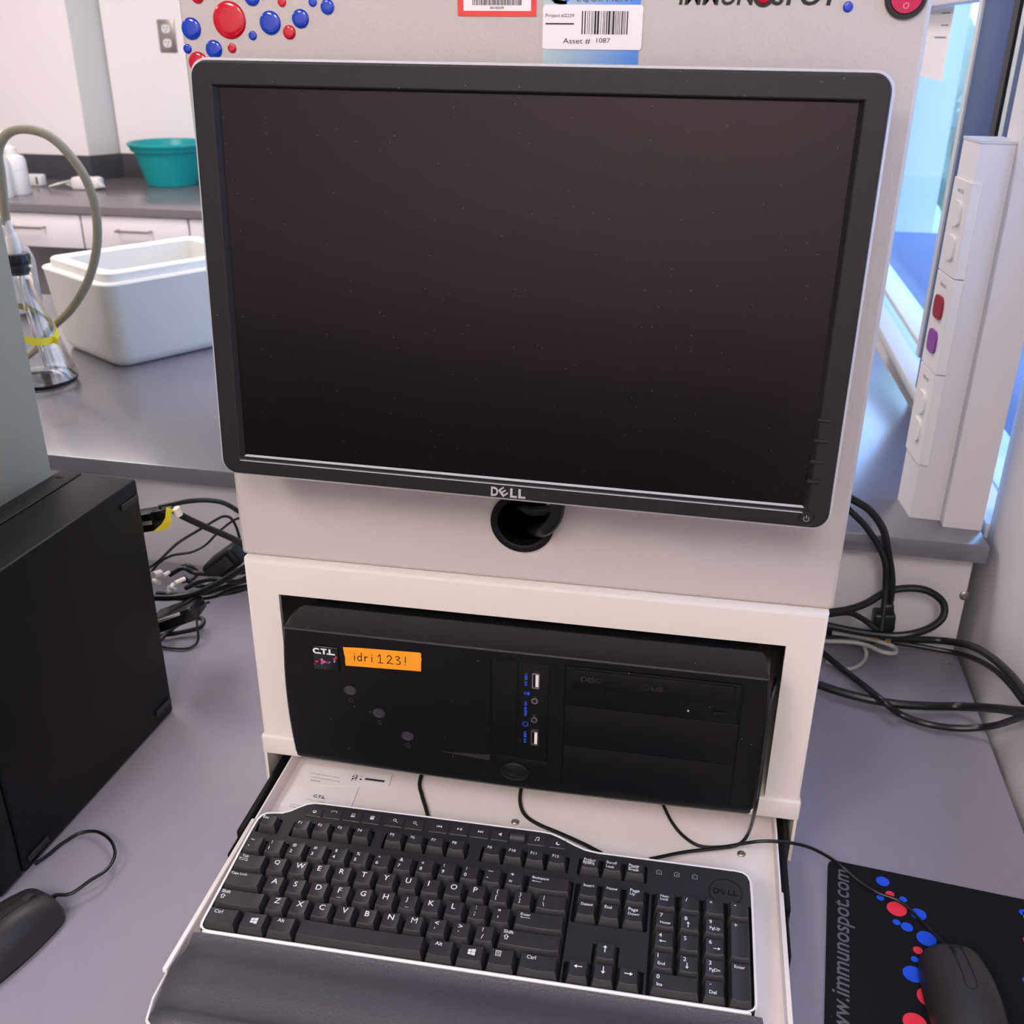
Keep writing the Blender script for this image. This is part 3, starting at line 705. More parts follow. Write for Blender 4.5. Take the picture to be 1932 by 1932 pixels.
low = lambda y, z, d: [(bl_ + (br - bl_) * t / 12 + (d if t == 0 else -d if t == 12 else 0), y, z - .004 * math.sin(PI * t / 12)) for t in range(13)]
top_ = [(bl_ + (br - bl_) * t / 12, FYc, zb) for t in range(13)]
g.loft([top_, low(FYc + .001, zb - .004, 0), low(FYc + .007, zb - .011, .002), low(FYc + .016, zb - .0145, .004), low(FYc + .036, zb - .0145, .005)], closed=False)
bz = g.obj('front_bezel', M_case, parent=e, M=A)
for (poly, d, nm) in ((bay, .004, 'bay_recess'), (slot, .003, 'port_recess')):
    g = Geo().loft([[(x, FYc, z) for x, z in poly], [(x, FYc + d, z) for x, z in poly]], cap1=True)
    g.obj(nm, M_dark, parent=bz)
y = FYc
for (za, zb_) in ((-.2365, -.2828), (-.2834, -.3292)):
    Geo().box((.0496, y - .0002, zb_), (.2110, y + .003, za), .0006).obj('bay_cover', M_caseflat, parent=e, M=A)
od = Geo().box((.0496, y - .0006, -.2358), (.2088, y + .003, -.1930), .0006).obj('optical_drive', M_case, parent=e, M=A)
Geo().box((.0572, y - .0020, -.2158), (.2042, y - .0006, -.1950), .0009).obj('drive_door', M_case, parent=od)
Geo().box((.1860, y - .0020, -.2292), (.1985, y - .0006, -.2240), .0009).obj('eject_button', M_case, parent=od)
Geo().lathe([(.0010, 0), (.0010, .0006), (0, .0006)], 14, M=FRONT(y - .0006) @ Matrix.Translation((.1640, -.2270, 0))).obj('drive_light', M_silver, parent=od)
Geo().lathe([(.0008, 0), (.0008, .0002), (0, .0002)], 14, M=FRONT(y - .0006) @ Matrix.Translation((.1680, -.2200, 0))).obj('pin_hole', M_dark, parent=od)
g = Geo(); put_text(g, 'DISC', FRONT(y - .0022), .0640, -.2070, w=.019, h=.0055, bold=.02)
put_text(g, 'LG', FRONT(y - .0022), .1290, -.2085, w=.0100, h=.0048, bold=.02); g.add(*fill2d([circ(.1235, -.2060, .0036, 24), circ(.1235, -.2060, .0030, 24)]), M=FRONT(y - .0022))
g.obj('drive_logo', mat('embossed_dark', '2c2b30', .3), parent=od, flat=True)
# port strip
ps = Geo().box((.0050, y + .0010, -.3070), (.0338, y + .003, -.1950), .0004).obj('port_strip', M_case, parent=e, M=A)
Geo().box((-.0212, y + .0016, -.3060), (.0040, y + .003, -.1950), .0004).obj('blank_strip', M_caseflat, parent=e, M=A)
Geo().prism([(-.0700, -.3090), (-.0225, -.3060), (-.0225, -.3125)], 0, .0008, M=FRONT(y), mi=0).obj('lit_wedge', M_kbd, parent=e, M=A)  # lighter wedge paints the light caught in the groove
for zc_ in (-.2136, -.2796):
    u_ = Geo().add(*fill2d([rrect(.0180, zc_ - .0085, .0252, zc_ + .0085, .0008), rrect(.0190, zc_ - .0073, .0242, zc_ + .0073, .0005)], .0008), M=FRONT(y + .0004)).obj('usb_port', M_chrome, parent=ps)
    Geo().box((.0214, y + .0002, zc_ - .0068), (.0240, y + .002, zc_ + .0068)).obj('port_tongue', M_outw, parent=u_)
for zc_ in (-.2359, -.2579):
    j = Geo().lathe([(.0034, 0), (.0034, .0016), (.0020, .0016), (.0018, .0002), (0, .0002)], 24, M=FRONT(y + .0008) @ Matrix.Translation((.0210, zc_, 0))).obj('audio_jack', M_chrome, parent=ps)
    Geo().lathe([(.0019, 0), (0, 0.00001)], 18, M=FRONT(y + .0004) @ Matrix.Translation((.0210, zc_, 0))).obj('jack_hole', M_dark, parent=j)
g = Geo(); FL = FRONT(y + .0006)
for s, zc_, L in (('USB 2.0', -.2136, .0140), ('HD AUDIO', -.2468, .0165), ('USB 2.0', -.2800, .0135)):
    put_text(g, s, FL, .0123, zc_, w=L, h=.0026, bold=.03, center=True, rot=-PI / 2)
g.add(*fill2d([circ(.0123, -.2290, .0017, 14), circ(.0123, -.2290, .0010, 14)]), M=FL); g.add(*fill2d([[(.0142, -.2272), (.0156, -.2272), (.0156, -.2310), (.0142, -.2310)]]), M=FL)
g.add(*fill2d([circ(.0123, -.2645, .0028, 18), circ(.0123, -.2645, .0021, 18)]), M=FL)
g.obj('port_lettering', M_blink, parent=ps, flat=True)
# buttons
pb = Geo().lathe([(.0145, 0), (.0145, .0012), (.0132, .0016), (.0125, .0008), (.006, .0022), (0, .0026)], 44, M=FRONT(y) @ Matrix.Translation((.0026, -.3225, 0)) @ Matrix.Diagonal((1, .72, 1, 1))).obj('power_button', M_gloss, parent=e, M=A, angle=60)
for (x, z) in ((-.1619, -.2483), (-.1339, -.2715), (-.1056, -.2951)):
    lg = Geo().lathe([(.0062, 0), (.0062, .0006), (.0046, .0006), (.0040, -.0002), (0, .0002)], 28, M=FRONT(y - .0002) @ Matrix.Translation((x, z, 0)) @ Matrix.Diagonal((1, .85, 1, 1))).obj('status_window', mat('status_ring', '3a383e', .25), parent=e, M=A)
    Geo().add(*fill2d([circ(x, z - .0115, .0022, 16, .0028), circ(x, z - .0115, .0016, 16, .0020)]), M=FRONT(y - .0002)).obj('status_symbol', mat('embossed_symbol', '3e3c42', .4), parent=lg, flat=True)
Geo().add(*fill2d([circ(.0026, -.3118 + .0015, .0018, 18), circ(.0026, -.3118 + .0015, .0014, 18)]), M=FRONT(y - .0002)).obj('power_symbol', M_kbd, parent=pb, flat=True)
# badge
bd = Geo().box((-.1975, y - .0020, -.2270), (-.1712, y, -.2000), .0012, 3).obj('badge', M_gloss, parent=e, M=A); bd['label'] = 'square domed badge with white letters and dots'
g = Geo(); FL = FRONT(y - .0022); put_text(g, 'C.T.L.', FL, -.1965, -.2085, w=.0225, h=.0066, bold=.05); g.obj('badge_lettering', M_ink, parent=bd, flat=True)
random.seed(2)
gr_ = Geo(); gb_ = Geo()
gr_.add(*fill2d([circ(-.1872, -.2172, .0020, 18)]), M=FL)
for k in range(26):
    t = random.uniform(-1, 1); x = -.1845 + t * .0115; z = -.2168 + t * t * .004 * (1 if t > 0 else -1) + random.uniform(-.003, .003)
    (gr_ if k % 2 else gb_).add(*fill2d([circ(x, z, random.uniform(.0004, .0011), 12)]), M=FRONT(y - .0022 - .00001 * k))
gr_.obj('badge_dots', M_redp, parent=bd, flat=True); gb_.obj('badge_dots', mat('pale_blue_print', '6d8fd6', .6), parent=bd, flat=True)
# tape note
tp = [(-.1662, -.1990), (-.1500, -.1978), (-.0893, -.1958), (-.0885, -.1975), (-.0890, -.2000), (-.0883, -.2030), (-.0890, -.2070), (-.0893, -.2168), (-.1647, -.2197), (-.1650, -.2150), (-.1646, -.2110), (-.1655, -.2060)]
t_ = Geo().add(*fill2d([tp], .0001), M=FRONT(y - .0004)).obj('tape_note', M_orange, parent=e, M=A); t_['label'] = 'orange tape strip with handwritten note'
g = Geo(); FL = FRONT(y - .0007)
def stroke(pts, r=.00042):
    P = catmull([Vector((a, b_, 0)) for a, b_ in pts], 5) if len(pts) > 2 else [Vector((a, b_, 0)) for a, b_ in pts]
    for a, b_ in zip(P, P[1:]):
        d = (b_ - a); L = d.length
        if L < 1e-7: continue
        d /= L; n = Vector((-d.y, d.x, 0)) * r; a2 = a - d * r * .6; b2 = b_ + d * r * .6
        g.add([a2 + n, a2 - n, b2 - n, b2 + n], [[0, 1, 2, 3]], 0, FL)
def hw(ch, x, z, s=.009):
    for st in {'i': [[(.1, .6), (.08, 0)], [(.12, .85), (.12, .9)]], 'd': [[(.5, 1.05), (.48, 0)], [(.48, .5), (.25, .6), (.05, .3), (.2, .0), (.45, .15)]], 'r': [[(.1, .6), (.08, 0)], [(.08, .3), (.2, .55), (.42, .55)]],
              '1': [[(.05, .75), (.3, 1.0), (.28, 0)], [(.0, 0), (.6, 0)]], '2': [[(.0, .8), (.25, 1.02), (.5, .75), (.25, .35), (.0, .02), (.3, .06), (.65, .0)]],
              '3': [[(.0, .9), (.3, 1.0), (.45, .8), (.15, .55), (.5, .35), (.35, .02), (.0, .05)]], '!': [[(.15, 1.05), (.1, .3)], [(.1, .05), (.1, .0)]]}[ch]:
        stroke([(x + a * s, z + b_ * s) for a, b_ in st])
for ch, x in zip('idri123!', (-.1560, -.1525, -.1455, -.1385, -.1320, -.1225, -.1140, -.1055)): hw(ch, x, -.2125 + (x + .156) * .02)
g.obj('handwriting', M_bink, parent=t_, flat=True)

# ================================================================== MONITOR
MN = Matrix.Rotation(-.020938, 4, 'Z') @ Matrix.Rotation(-.0653, 4, 'X') @ Matrix.Rotation(.004, 4, 'Y')
e = empty('monitor', MN, 'black widescreen monitor with silver edge mounted in front of the analyser', 'monitor')
def mr(h, z0, z1, r, y, n=8): return xz(rrect(-h, z0, h, z1, r, n), y)
g = Geo().loft([mr(.2572, -.0170, .3155, .0125, .004), mr(.2572, -.0170, .3155, .0125, -.0035), mr(.2565, -.0163, .3148, .0118, -.0048), mr(.2555, -.0153, .3138, .0108, -.0052), mr(.2412, -.0042, .2990, .0012, -.0052), mr(.2403, -.0033, .2981, .0010, -.0048), mr(.2372, -.0003, .2964, .0006, -.0002)])
g.obj('bezel', M_bez, parent=e, angle=12)
Geo().add(xz([(-.2385, -.0015), (.2385, -.0015), (.2385, .2977), (-.2385, .2977)], .0002), [[0, 1, 2, 3]]).obj('screen', M_screen, parent=e)
# highlight on the lower bezel chamfer, painted as a silver strip
g = Geo().add([(-.2402, -.0058, -.0047), (.2402, -.0058, -.0047), (.2362, -.0006, -.0002), (-.2362, -.0006, -.0002)], [[0, 1, 2, 3]])
o = g.obj('chamfer_highlight', M_silver, parent=e); o['label'] = 'painted highlight strip on the chamfer below the screen'
g = Geo().loft([mr(.2573, -.0171, .3156, .0126, -.0030), mr(.2590, -.0188, .3173, .0142, -.0022), mr(.2594, -.0192, .3177, .0146, .0), mr(.2594, -.0192, .3177, .0146, .011), mr(.2580, -.0178, .3163, .0135, .012)])
o = g.obj('silver_trim', M_silver, parent=e); o['label'] = 'silver trim around the bezel'
g = Geo().loft([mr(.2585, -.0183, .3168, .014, .0115), mr(.257, -.017, .315, .014, .022), mr(.225, .01, .285, .02, .036), mr(.16, .05, .24, .02, .044)], cap1=True)
g.obj('rear_housing', M_black, parent=e)
Geo().box((-.05, .043, .09), (.05, .054, .19), .003).box((-.03, .05, .11), (.03, .068, .17), .002).obj('mount_plate', M_black, parent=e)
for (x, z) in ((.2438, .0715), (.2431, .0549), (.2424, .0380), (.2416, .0218)):
    Geo().add(*fill2d([rrect(x - .0056, z - .0019, x + .0056, z + .0019, .0019), rrect(x - .0050, z - .0013, x + .0050, z + .0013, .0013)], .0002), M=FRONT(-.0053)).obj('button_gap', M_dark, parent=e, flat=True)
    Geo().loft([xz(rrect(x - .0050, z - .0013, x + .0050, z + .0013, .0013), -.0050), xz(rrect(x - .0049, z - .0012, x + .0049, z + .0012, .0012), -.0060), xz(rrect(x - .0043, z - .0007, x + .0043, z + .0007, .0007), -.0064)], cap1=True).obj('menu_button', M_bez, parent=e)
b_ = Geo().lathe([(.0063, 0), (.0063, .0004), (.0060, .0002), (.0056, .0002), (.0050, .0010), (0, .0010)], 40, M=FRONT(-.0052) @ Matrix.Translation((.2400, -.0090, 0))).obj('power_button', M_bez, parent=e)
arc = [(.2400 + .0023 * math.sin(t), -.0092 + .0023 * math.cos(t)) for t in [math.radians(a) for a in range(35, 326, 15)]]
arc2 = [(.2400 + .0018 * math.sin(t), -.0092 + .0018 * math.cos(t)) for t in [math.radians(a) for a in range(325, 34, -15)]]
Geo().add(*fill2d([arc + arc2]), M=FRONT(-.0063)).add(*fill2d([rrect(.2397, -.0089, .2403, -.0062, .0002)]), M=FRONT(-.0063)).obj('power_symbol', mat('grey_symbol', '8d8b90', .5), parent=b_, flat=True)
# raised logo letters
g = Geo(); L = FRONT(-.0060) @ Matrix.Translation((0, 0, 0))
put_text(g, 'D', L, -.0156, -.0151, w=.0062, h=.0080, bold=.03)
put_text(g, 'E', L, -.0052, -.0108, w=.0056, h=.0072, bold=.02, center=True, rot=math.radians(38))
put_text(g, 'L', L, .0008, -.0151, w=.0058, h=.0080, bold=.03); put_text(g, 'L', L, .0078, -.0151, w=.0060, h=.0080, bold=.03)
g2 = Geo().add(g.v, g.f); 
n = len(g.v); edges = {}
for f in g.f:
    for a, b2 in zip(f, f[1:] + f[:1]): edges[(a, b2)] = 1
vs = [v + Vector((0, .0009, 0)) for v in g.v]; g2.v += vs
for (a, b2) in edges:
    if (b2, a) not in edges: g2.f.append([a, b2, b2 + n, a + n]); g2.m.append(0)
o = g2.obj('logo', M_silver, parent=e, angle=30, flat=True); o['label'] = 'raised silver logo letters'

# cables from monitor into the grommet
def pY(l, y): return [onY(a, b_, y + d) for a, b_, d in l]
P = [Vector((.030, .050, .035)), Vector((.034, .046, -.02)), onY(1052, 962, .050), onY(1043, 985, .052), onY(1028, 999, .058), onY(1012, 1000, .075), onY(1003, 995, .10), onY(995, 985, .15)]
tag(Geo().tube(P, .0064, seg=14).obj('display_cable', M_cable), 'thick black cable curling from behind the monitor into the grommet hole', 'cable')
P = [Vector((.045, .052, -.01)), onY(1050, 952, .055), onY(1010, 963, .060), onY(985, 958, .070), onY(975, 955, .10), onY(975, 950, .15)]
tag(Geo().tube(P, .0034, seg=10).obj('monitor_power_cable', M_cable), 'thinner black cable passing under the monitor logo into the grommet hole', 'cable')
P = [Vector((.050, .056, -.008)), onY(1048, 958, .060), onY(1008, 969, .066), onY(990, 965, .078), onY(985, 962, .11), onY(985, 957, .15)]
tag(Geo().tube(P, .0022, seg=8).obj('usb_cable', M_cable), 'thin black lead lying below the other lead at the grommet top', 'cable')

# ================================================================== KEYBOARD
U = .0210826
KO = Vector((-.242682, -.119563, -.368059))
KM = Matrix.Translation(KO) @ Matrix.Rotation(.00953, 4, 'Z') @ Matrix.Rotation(.06333, 4, 'X')
e = empty('keyboard', KM, 'black full-size keyboard with silver edge and palm rest on the pull-out tray', 'keyboard')
def K(x, r): return (x * U, (2.902 - r) * U)
# outline in key units (x, row)
ol = [(.35, 5.60), (.20, 5.585), (.06, 5.54), (-.05, 5.46), (-.13, 5.34), (-.17, 5.18), (-.18, 5.0), (-.16, 0), (-.12, -.75), (-.02, -1.05), (.18, -1.25), (.50, -1.33), (.95, -1.40), (1.25, -1.58), (1.60, -1.90), (1.90, -2.14), (2.25, -2.26), (2.7, -2.29), (8, -2.31), (13.2, -2.30), (13.7, -2.25), (14.15, -2.08), (14.8, -1.76), (15.35, -1.54), (15.9, -1.47), (22.0, -1.47), (22.35, -1.42), (22.60, -1.22), (22.72, -.90), (22.75, 0), (22.75, 5.0), (22.74, 5.18), (22.69, 5.34), (22.60, 5.46), (22.48, 5.54), (22.35, 5.585), (22.2, 5.60)]
olp = [K(*q) for q in ol]
def inset(P, d):
    out = []; n = len(P)
    for i in range(n):
        a = Vector(P[i - 1]); b_ = Vector(P[i]); c_ = Vector(P[(i + 1) % n])
        d1 = (b_ - a).normalized(); d2 = (c_ - b_).normalized(); nn = (Vector((d1.y, -d1.x)) + Vector((d2.y, -d2.x))).normalized()
        k = max(.5, nn.dot(Vector((d1.y, -d1.x))))
        out.append(tuple(b_ + nn * d / k))
    return out
cx = sum(p[0] for p in olp) / len(olp)
ins = inset(olp, .0024)
if abs(ins[3][0]) > abs(olp[3][0]) + 1e-6: ins = inset(olp, -.0024); sgn = -1
else: sgn = 1
PZ = -.0066
def lp(P, z): return [(x, y, z) for x, y in P]
g = Geo().loft([lp(inset(olp, sgn * .004), -.0305), lp(olp, -.026), lp(olp, PZ - .0016), lp(inset(olp, sgn * .0004), PZ - .0003), lp(inset(olp, sgn * .0012), PZ + .0002), lp(inset(olp, sgn * .0026), PZ), lp(inset(olp, sgn * .0030), PZ - .0006)], cap0=True)
o = g.obj('silver_edge', mat('bright_silver_plastic', 'f2eff2', .30, metal=.1), parent=e); o['label'] = 'silver rim running round the keyboard'
W = .08
wells = [(.12, -.90, 1.18, .02), (1.75, -.90, 5.66, .02), (6.15, -.90, 10.12, .02), (10.68, -.90, 14.70, .02), (15.10, -.92, 18.16, .02),
         (-.04, .47, 15.05, 5.53), (15.12, .50, 18.32, 2.55), (18.42, .50, 22.62, 5.53)]
holes = []
for x0, r0, x1, r1 in wells:
    a = K(x0, r1); b_ = K(x1, r0); holes.append(rrect(a[0], a[1], b_[0], b_[1], .0020, 4))
arr = [K(*q) for q in [(15.12, 5.50), (18.32, 5.50), (18.32, 4.47), (17.27, 4.47), (17.27, 3.47), (16.17, 3.47), (16.17, 4.47), (15.12, 4.47)]]
holes.append(arr)
g = Geo().add(*fill2d([inset(olp, sgn * .0029)] + holes), M=Matrix.Translation((0, 0, PZ)))
g.loft([lp(inset(olp, sgn * .0029), PZ), lp(inset(olp, sgn * .0029), PZ - .003)])
g.obj('top_case', M_kbd, parent=e)
g = Geo()
for h_ in holes: g.loft([lp(h_, PZ), lp(h_, PZ - .0075)], cap1=True)
g.obj('key_wells', M_well, parent=e)

def keycap(kind, x0, r0, x1, r1, legends=(), zt=0.0, flat=False, label=None):
    """x0,r0 .. x1,r1 cell in key units; legends (text, dx, dr, height units)"""
    a = K(x0, r1); b_ = K(x1, r0); gp = .0007; g = Geo()
    wx0, wy0, wx1, wy1 = a[0] + gp, a[1] + gp, b_[0] - gp, b_[1] - gp
    cx_, cy_ = (wx0 + wx1) / 2, (wy0 + wy1) / 2
    if flat:
        g.loft([lp(rrect(wx0, wy0, wx1, wy1, .0008, 2), PZ - .003), lp(rrect(wx0, wy0, wx1, wy1, .0008, 2), PZ + .0006), lp(rrect(wx0 + .0004, wy0 + .0004, wx1 - .0004, wy1 - .0004, .0006, 2), PZ + .0010)], cap1=True)
        top = lambda x, y: PZ + .0011; tx0, ty1 = wx0 + .001, wy1 - .0008
    else:
        tx0, ty0, tx1, ty1 = wx0 + .0028, wy0 + .0042, wx1 - .0028, wy1 - .0012
        hw_ = min(.0085, (tx1 - tx0) / 2); mid = (tx0 + tx1) / 2
        def top(x, y):   # shallow cylindrical dish, rising to the sides
            d = max(0.0, abs(x - mid) - ((tx1 - tx0) / 2 - hw_)) / hw_
            return zt - .0009 * (1 - d * d)
        nx = 8; 
        def lpk(x0_, y0_, x1_, y1_, zf, dip=0):
            P = []
            for k in range(nx + 1): t = k / nx; x = x0_ + (x1_ - x0_) * t; P.append((x, y0_ - dip * math.sin(PI * t), zf(x, y0_)))
            for k in range(nx + 1): t = 1 - k / nx; x = x0_ + (x1_ - x0_) * t; P.append((x, y1_, zf(x, y1_)))
            return P
        base = lpk(wx0, wy0, wx1, wy1, lambda x, y: zt - .0115)
        sh = lpk(tx0 - .0004, ty0 - .0004, tx1 + .0004, ty1 + .0003, lambda x, y: top(min(max(x, tx0), tx1), y) - .0005, .0007)
        t1 = lpk(tx0, ty0, tx1, ty1, top, .0006)
        t2 = lpk(tx0 + .0008, ty0 + .0006, tx1 - .0008, ty1 - .0006, lambda x, y: top(x, y) + .00003, .0005)
        g.loft([base, sh, t1, t2])
        m = 2 * nx + 2; o_ = len(g.v) - m
        for k in range(nx): g.f.append([o_ + k, o_ + k + 1, o_ + m - 2 - k, o_ + m - 1 - k]); g.m.append(0)
    for L in legends:
        s, dx, dr, h_ = L[:4]; wfix = L[4] if len(L) > 4 else None
        x = tx0 + dx * U; y = ty1 - dr * U
        if callable(s): 
            vs_, fs_ = s(); vs_ = [(x + v[0] * h_ * U, y + v[1] * h_ * U) for v in vs_]
            g.add([(v[0], v[1], top(v[0], v[1]) + .00022) for v in vs_], fs_, 1)
        else:
            t0 = len(g.v); put_text(g, s, Matrix.Identity(4), x, y - h_ * U, h=h_ * U if not wfix else None, w=wfix * U if wfix else None, mi=1, bold=.0 if s == 'M' else .012)
            if s in ('-', '_', '.', ',', '~', '`', "'", '"', '^', '*', '='): pass
            for k in range(t0, len(g.v)): v = g.v[k]; v.z = top(v.x, v.y) + .00022
    o = g.obj(kind, [M_key, M_ink], parent=e, angle=28)
    if label: o['label'] = label
    return o
# small drawn symbols: unit-height outlines with origin at upper left
def sym(*outs):
    def f():
        vs, fs = fill2d(list(outs)); return [(v.x, v.y) for v in vs], fs
    return f
def arrow(rot):
    P = [(-.5, .06), (.15, .06), (.15, .26), (.5, 0), (.15, -.26), (.15, -.06), (-.5, -.06)]; c, s = math.cos(rot), math.sin(rot)
    return sym([(x * c - y * s + .5, x * s + y * c - .5) for x, y in P])
WIN = sym([(0, -.12), (.42, -.06), (.42, -.46), (0, -.46)], [(.48, -.05), (1, .02), (1, -.46), (.48, -.46)], [(0, -.52), (.42, -.52), (.42, -.92), (0, -.86)], [(.48, -.52), (1, -.52), (1, -1.0), (.48, -.93)])
MENU = sym([(0, 0), (.85, 0), (.85, -1), (0, -1)], [(.09, -.09), (.76, -.09), (.76, -.91), (.09, -.91)], [(.2, -.22), (.65, -.22), (.65, -.3), (.2, -.3)], [(.2, -.46), (.65, -.46), (.65, -.54), (.2, -.54)], [(.2, -.7), (.65, -.7), (.65, -.78), (.2, -.78)])
SHIFT = sym([(.5, 0), (1, -.5), (.75, -.5), (.75, -1), (.25, -1), (.25, -.5), (0, -.5)], [(.5, -.16), (.75, -.40), (.63, -.40), (.63, -.88), (.37, -.88), (.37, -.40), (.25, -.40)])
BAR = lambda w_: sym([(0, 0), (w_, 0), (w_, -.12), (0, -.12)])
LARR = sym([(0, -.15), (.3, 0), (.3, -.11), (1.6, -.11), (1.6, -.19), (.3, -.19), (.3, -.3)])
RARR = sym([(1.6, -.15), (1.3, 0), (1.3, -.11), (0, -.11), (0, -.19), (1.3, -.19), (1.3, -.3)])
H1 = .27; H2 = .17
# function row
fr0, fr1 = -.86, -.02
keycap('function_key', .16, fr0, 1.14, fr1, [('Esc', .0, .02, .16)])
for i in range(4): keycap('function_key', 1.79 + .955 * i, fr0, 1.79 + .955 * (i + 1), fr1, [('F%d' % (i + 1), .10, .08, .15)])
for i in range(4): keycap('function_key', 6.19 + .97 * i, fr0, 6.19 + .97 * (i + 1), fr1, [('F%d' % (i + 5), .10, .08, .15)])
for i in range(4): keycap('function_key', 10.73 + .98 * i, fr0, 10.73 + .98 * (i + 1), fr1, [('F%d' % (i + 9), .10, .08, .15)])
for i, t in enumerate([('PrtScn', 'SysRq'), ('Scroll', 'Lock'), ('Pause', 'Break')]):
    lg = [(t[0], .04, .06, .13, .50 if i == 0 else .44), (t[1], .04 if i else .0, .28, .13, .50 if i == 0 else (.36 if i == 1 else .46))]
    if i != 1: lg.append((BAR(2.8), .02, .235, .16))
    keycap('navigation_key', 15.15 + .99 * i, fr0, 15.15 + .99 * (i + 1), fr1, lg)
# number row
up = '~!@#$%^&*()_+'; dn = '`1234567890-='
hs = {'~': .06, '_': .03, '^': .10, '*': .12, '`': .07, '-': .035, '=': .09, '+': .15}
for i in range(13):
    keycap('character_key', i, .5, i + 1, 1.5, [(up[i], .12, .06 + (.05 if up[i] in '~_^*' else 0), hs.get(up[i], .18)), (dn[i], .10, .40 + (.07 if dn[i] in '-=`' else 0), hs.get(dn[i], .18))])
keycap('modifier_key', 13, .5, 15, 1.5, [('Backspace', .08, .08, .16, .72), (LARR, .08, .30, .26)])
keycap('modifier_key', 0, 1.5, 1.5, 2.5, [('Tab', .12, .04, .14), (LARR, .02, .22, .26), (RARR, .05, .31, .26)])
for i, ch in enumerate('QWERTYUIOP'): keycap('character_key', 1.5 + i, 1.5, 2.5 + i, 2.5, [(ch, .18, .10, H1)])
for i, (a, b_) in enumerate((('{', '['), ('}', ']'))): keycap('character_key', 11.5 + i, 1.5, 12.5 + i, 2.5, [(a, .18, .05, .24), (b_, .18, .36, .24)])
keycap('character_key', 13.5, 1.5, 15, 2.5, [('|', .22, .05, .24), ('\\', .20, .38, .22)])
keycap('modifier_key', 0, 2.5, 1.75, 3.5, [('Caps Lock', .04, .06, .14, .72)])
for i, ch in enumerate('ASDFGHJKL'):
    lg = [(ch, .20, .10, H1)]
    if ch in 'FJ': lg.append((BAR(1.1), .24, .60, .16))
    keycap('character_key', 1.75 + i, 2.5, 2.75 + i, 3.5, lg)
keycap('character_key', 10.75, 2.5, 11.75, 3.5, [(':', .22, .06, .16), (';', .20, .36, .20)])
keycap('character_key', 11.75, 2.5, 12.75, 3.5, [('"', .18, .06, .10), ("'", .20, .40, .10)])
keycap('modifier_key', 12.75, 2.5, 15, 3.5, [('Enter', .14, .06, .15, .42), (LARR, .14, .26, .26)])
keycap('modifier_key', 0, 3.5, 2.25, 4.5, [('Shift', .05, .04, .15, .38), (SHIFT, .06, .24, .24)])
for i, ch in enumerate('ZXCVBNM'): keycap('character_key', 2.25 + i, 3.5, 3.25 + i, 4.5, [(ch, .20, .08, H1)])
for i, (a, b_) in enumerate((('<', ','), ('>', '.'), ('?', '/'))): keycap('character_key', 9.25 + i, 3.5, 10.25 + i, 4.5, [(a, .2, .08, .18), (b_, .22, .40, .05 if b_ == '.' else .08 if b_ == ',' else .22)])
keycap('modifier_key', 12.25, 3.5, 15, 4.5, [('Shift', .10, .04, .15, .40), (SHIFT, .12, .24, .24)])
r0, r1 = 4.5, 5.5
keycap('modifier_key', 0, r0, 1.5, r1, [('Ctrl', .16, .06, .17)])
keycap('modifier_key', 1.5, r0, 2.75, r1, [(WIN, .34, .20, .30)])
keycap('modifier_key', 2.75, r0, 4, r1, [('Alt', .20, .06, .17)])
keycap('space_bar', 4, r0, 9.5, r1, zt=.0008, label='long space bar')
keycap('modifier_key', 9.5, r0, 10.75, r1, [('Alt', .20, .06, .17)])
keycap('modifier_key', 10.75, r0, 12, r1, [(WIN, .34, .16, .30)])
keycap('modifier_key', 12, r0, 13.25, r1, [(MENU, .20, .06, .26)])
keycap('modifier_key', 13.25, r0, 15, r1, [('Ctrl', .22, .06, .17)])
nav = [['Insert', 'Home', 'Page|Up'], ['Delete', 'End', 'Page|Down']]
for r in range(2):
    for i in range(3):
        t = nav[r][i].split('|'); wd = {'Insert': .46, 'Home': .46, 'Delete': .50, 'End': .30, 'Page': .40, 'Up': .22, 'Down': .46}
        keycap('navigation_key', 15.22 + i, .54 + r, 16.22 + i, 1.52 + r, [(s, .10, .06 + .17 * k, .15, wd[s]) for k, s in enumerate(t)])
keycap('navigation_key', 16.22, 3.5, 17.22, 4.5, [(arrow(PI / 2), .14, .08, .34)])
for i, a in enumerate((PI, -PI / 2, 0)): keycap('navigation_key', 15.22 + i, 4.5, 16.22 + i, 5.5, [(arrow(a), .16, .08, .34)])
N0 = 18.52; nu = 1.015
pad = [[('Num', 'Lock'), ('/', ''), ('*', ''), ('-', '')], [('7', 'Home'), ('8', 'U'), ('9', 'PgUp')], [('4', 'L'), ('5', ''), ('6', 'R')], [('1', 'End'), ('2', 'D'), ('3', 'PgDn')]]
for r, row in enumerate(pad):
    for i, (a, b_) in enumerate(row):
        if a == 'Num': lg = [('Num', .10, .06, .15, .34), ('Lock', .10, .22, .15, .34)]
        elif r == 0: lg = [(a, .14, .08 if a != '-' else .12, {'/': .2, '*': .12, '-': .04}[a])]
        else:
            lg = [(a, .12, .06, .19)]
            if b_ in ('U', 'D', 'L', 'R'): lg.append((arrow({'U': PI / 2, 'D': -PI / 2, 'L': PI, 'R': 0}[b_]), .14 if b_ != 'R' else .30, .30, .28))
            elif b_: lg.append((b_, .14, .42, .15, .42 if b_ != 'End' else .28))
        keycap('numpad_key', N0 + nu * i, .55 + r, N0 + nu * (i + 1), 1.55 + r, lg)
keycap('numpad_key', N0, 4.52, N0 + 2 * nu, 5.5, [('0', .12, .06, .19), ('Ins', .14, .42, .15)])
keycap('numpad_key', N0 + 2 * nu, 4.52, N0 + 3 * nu, 5.5, [('.', .16, .14, .05), ('Del', .14, .42, .15)])
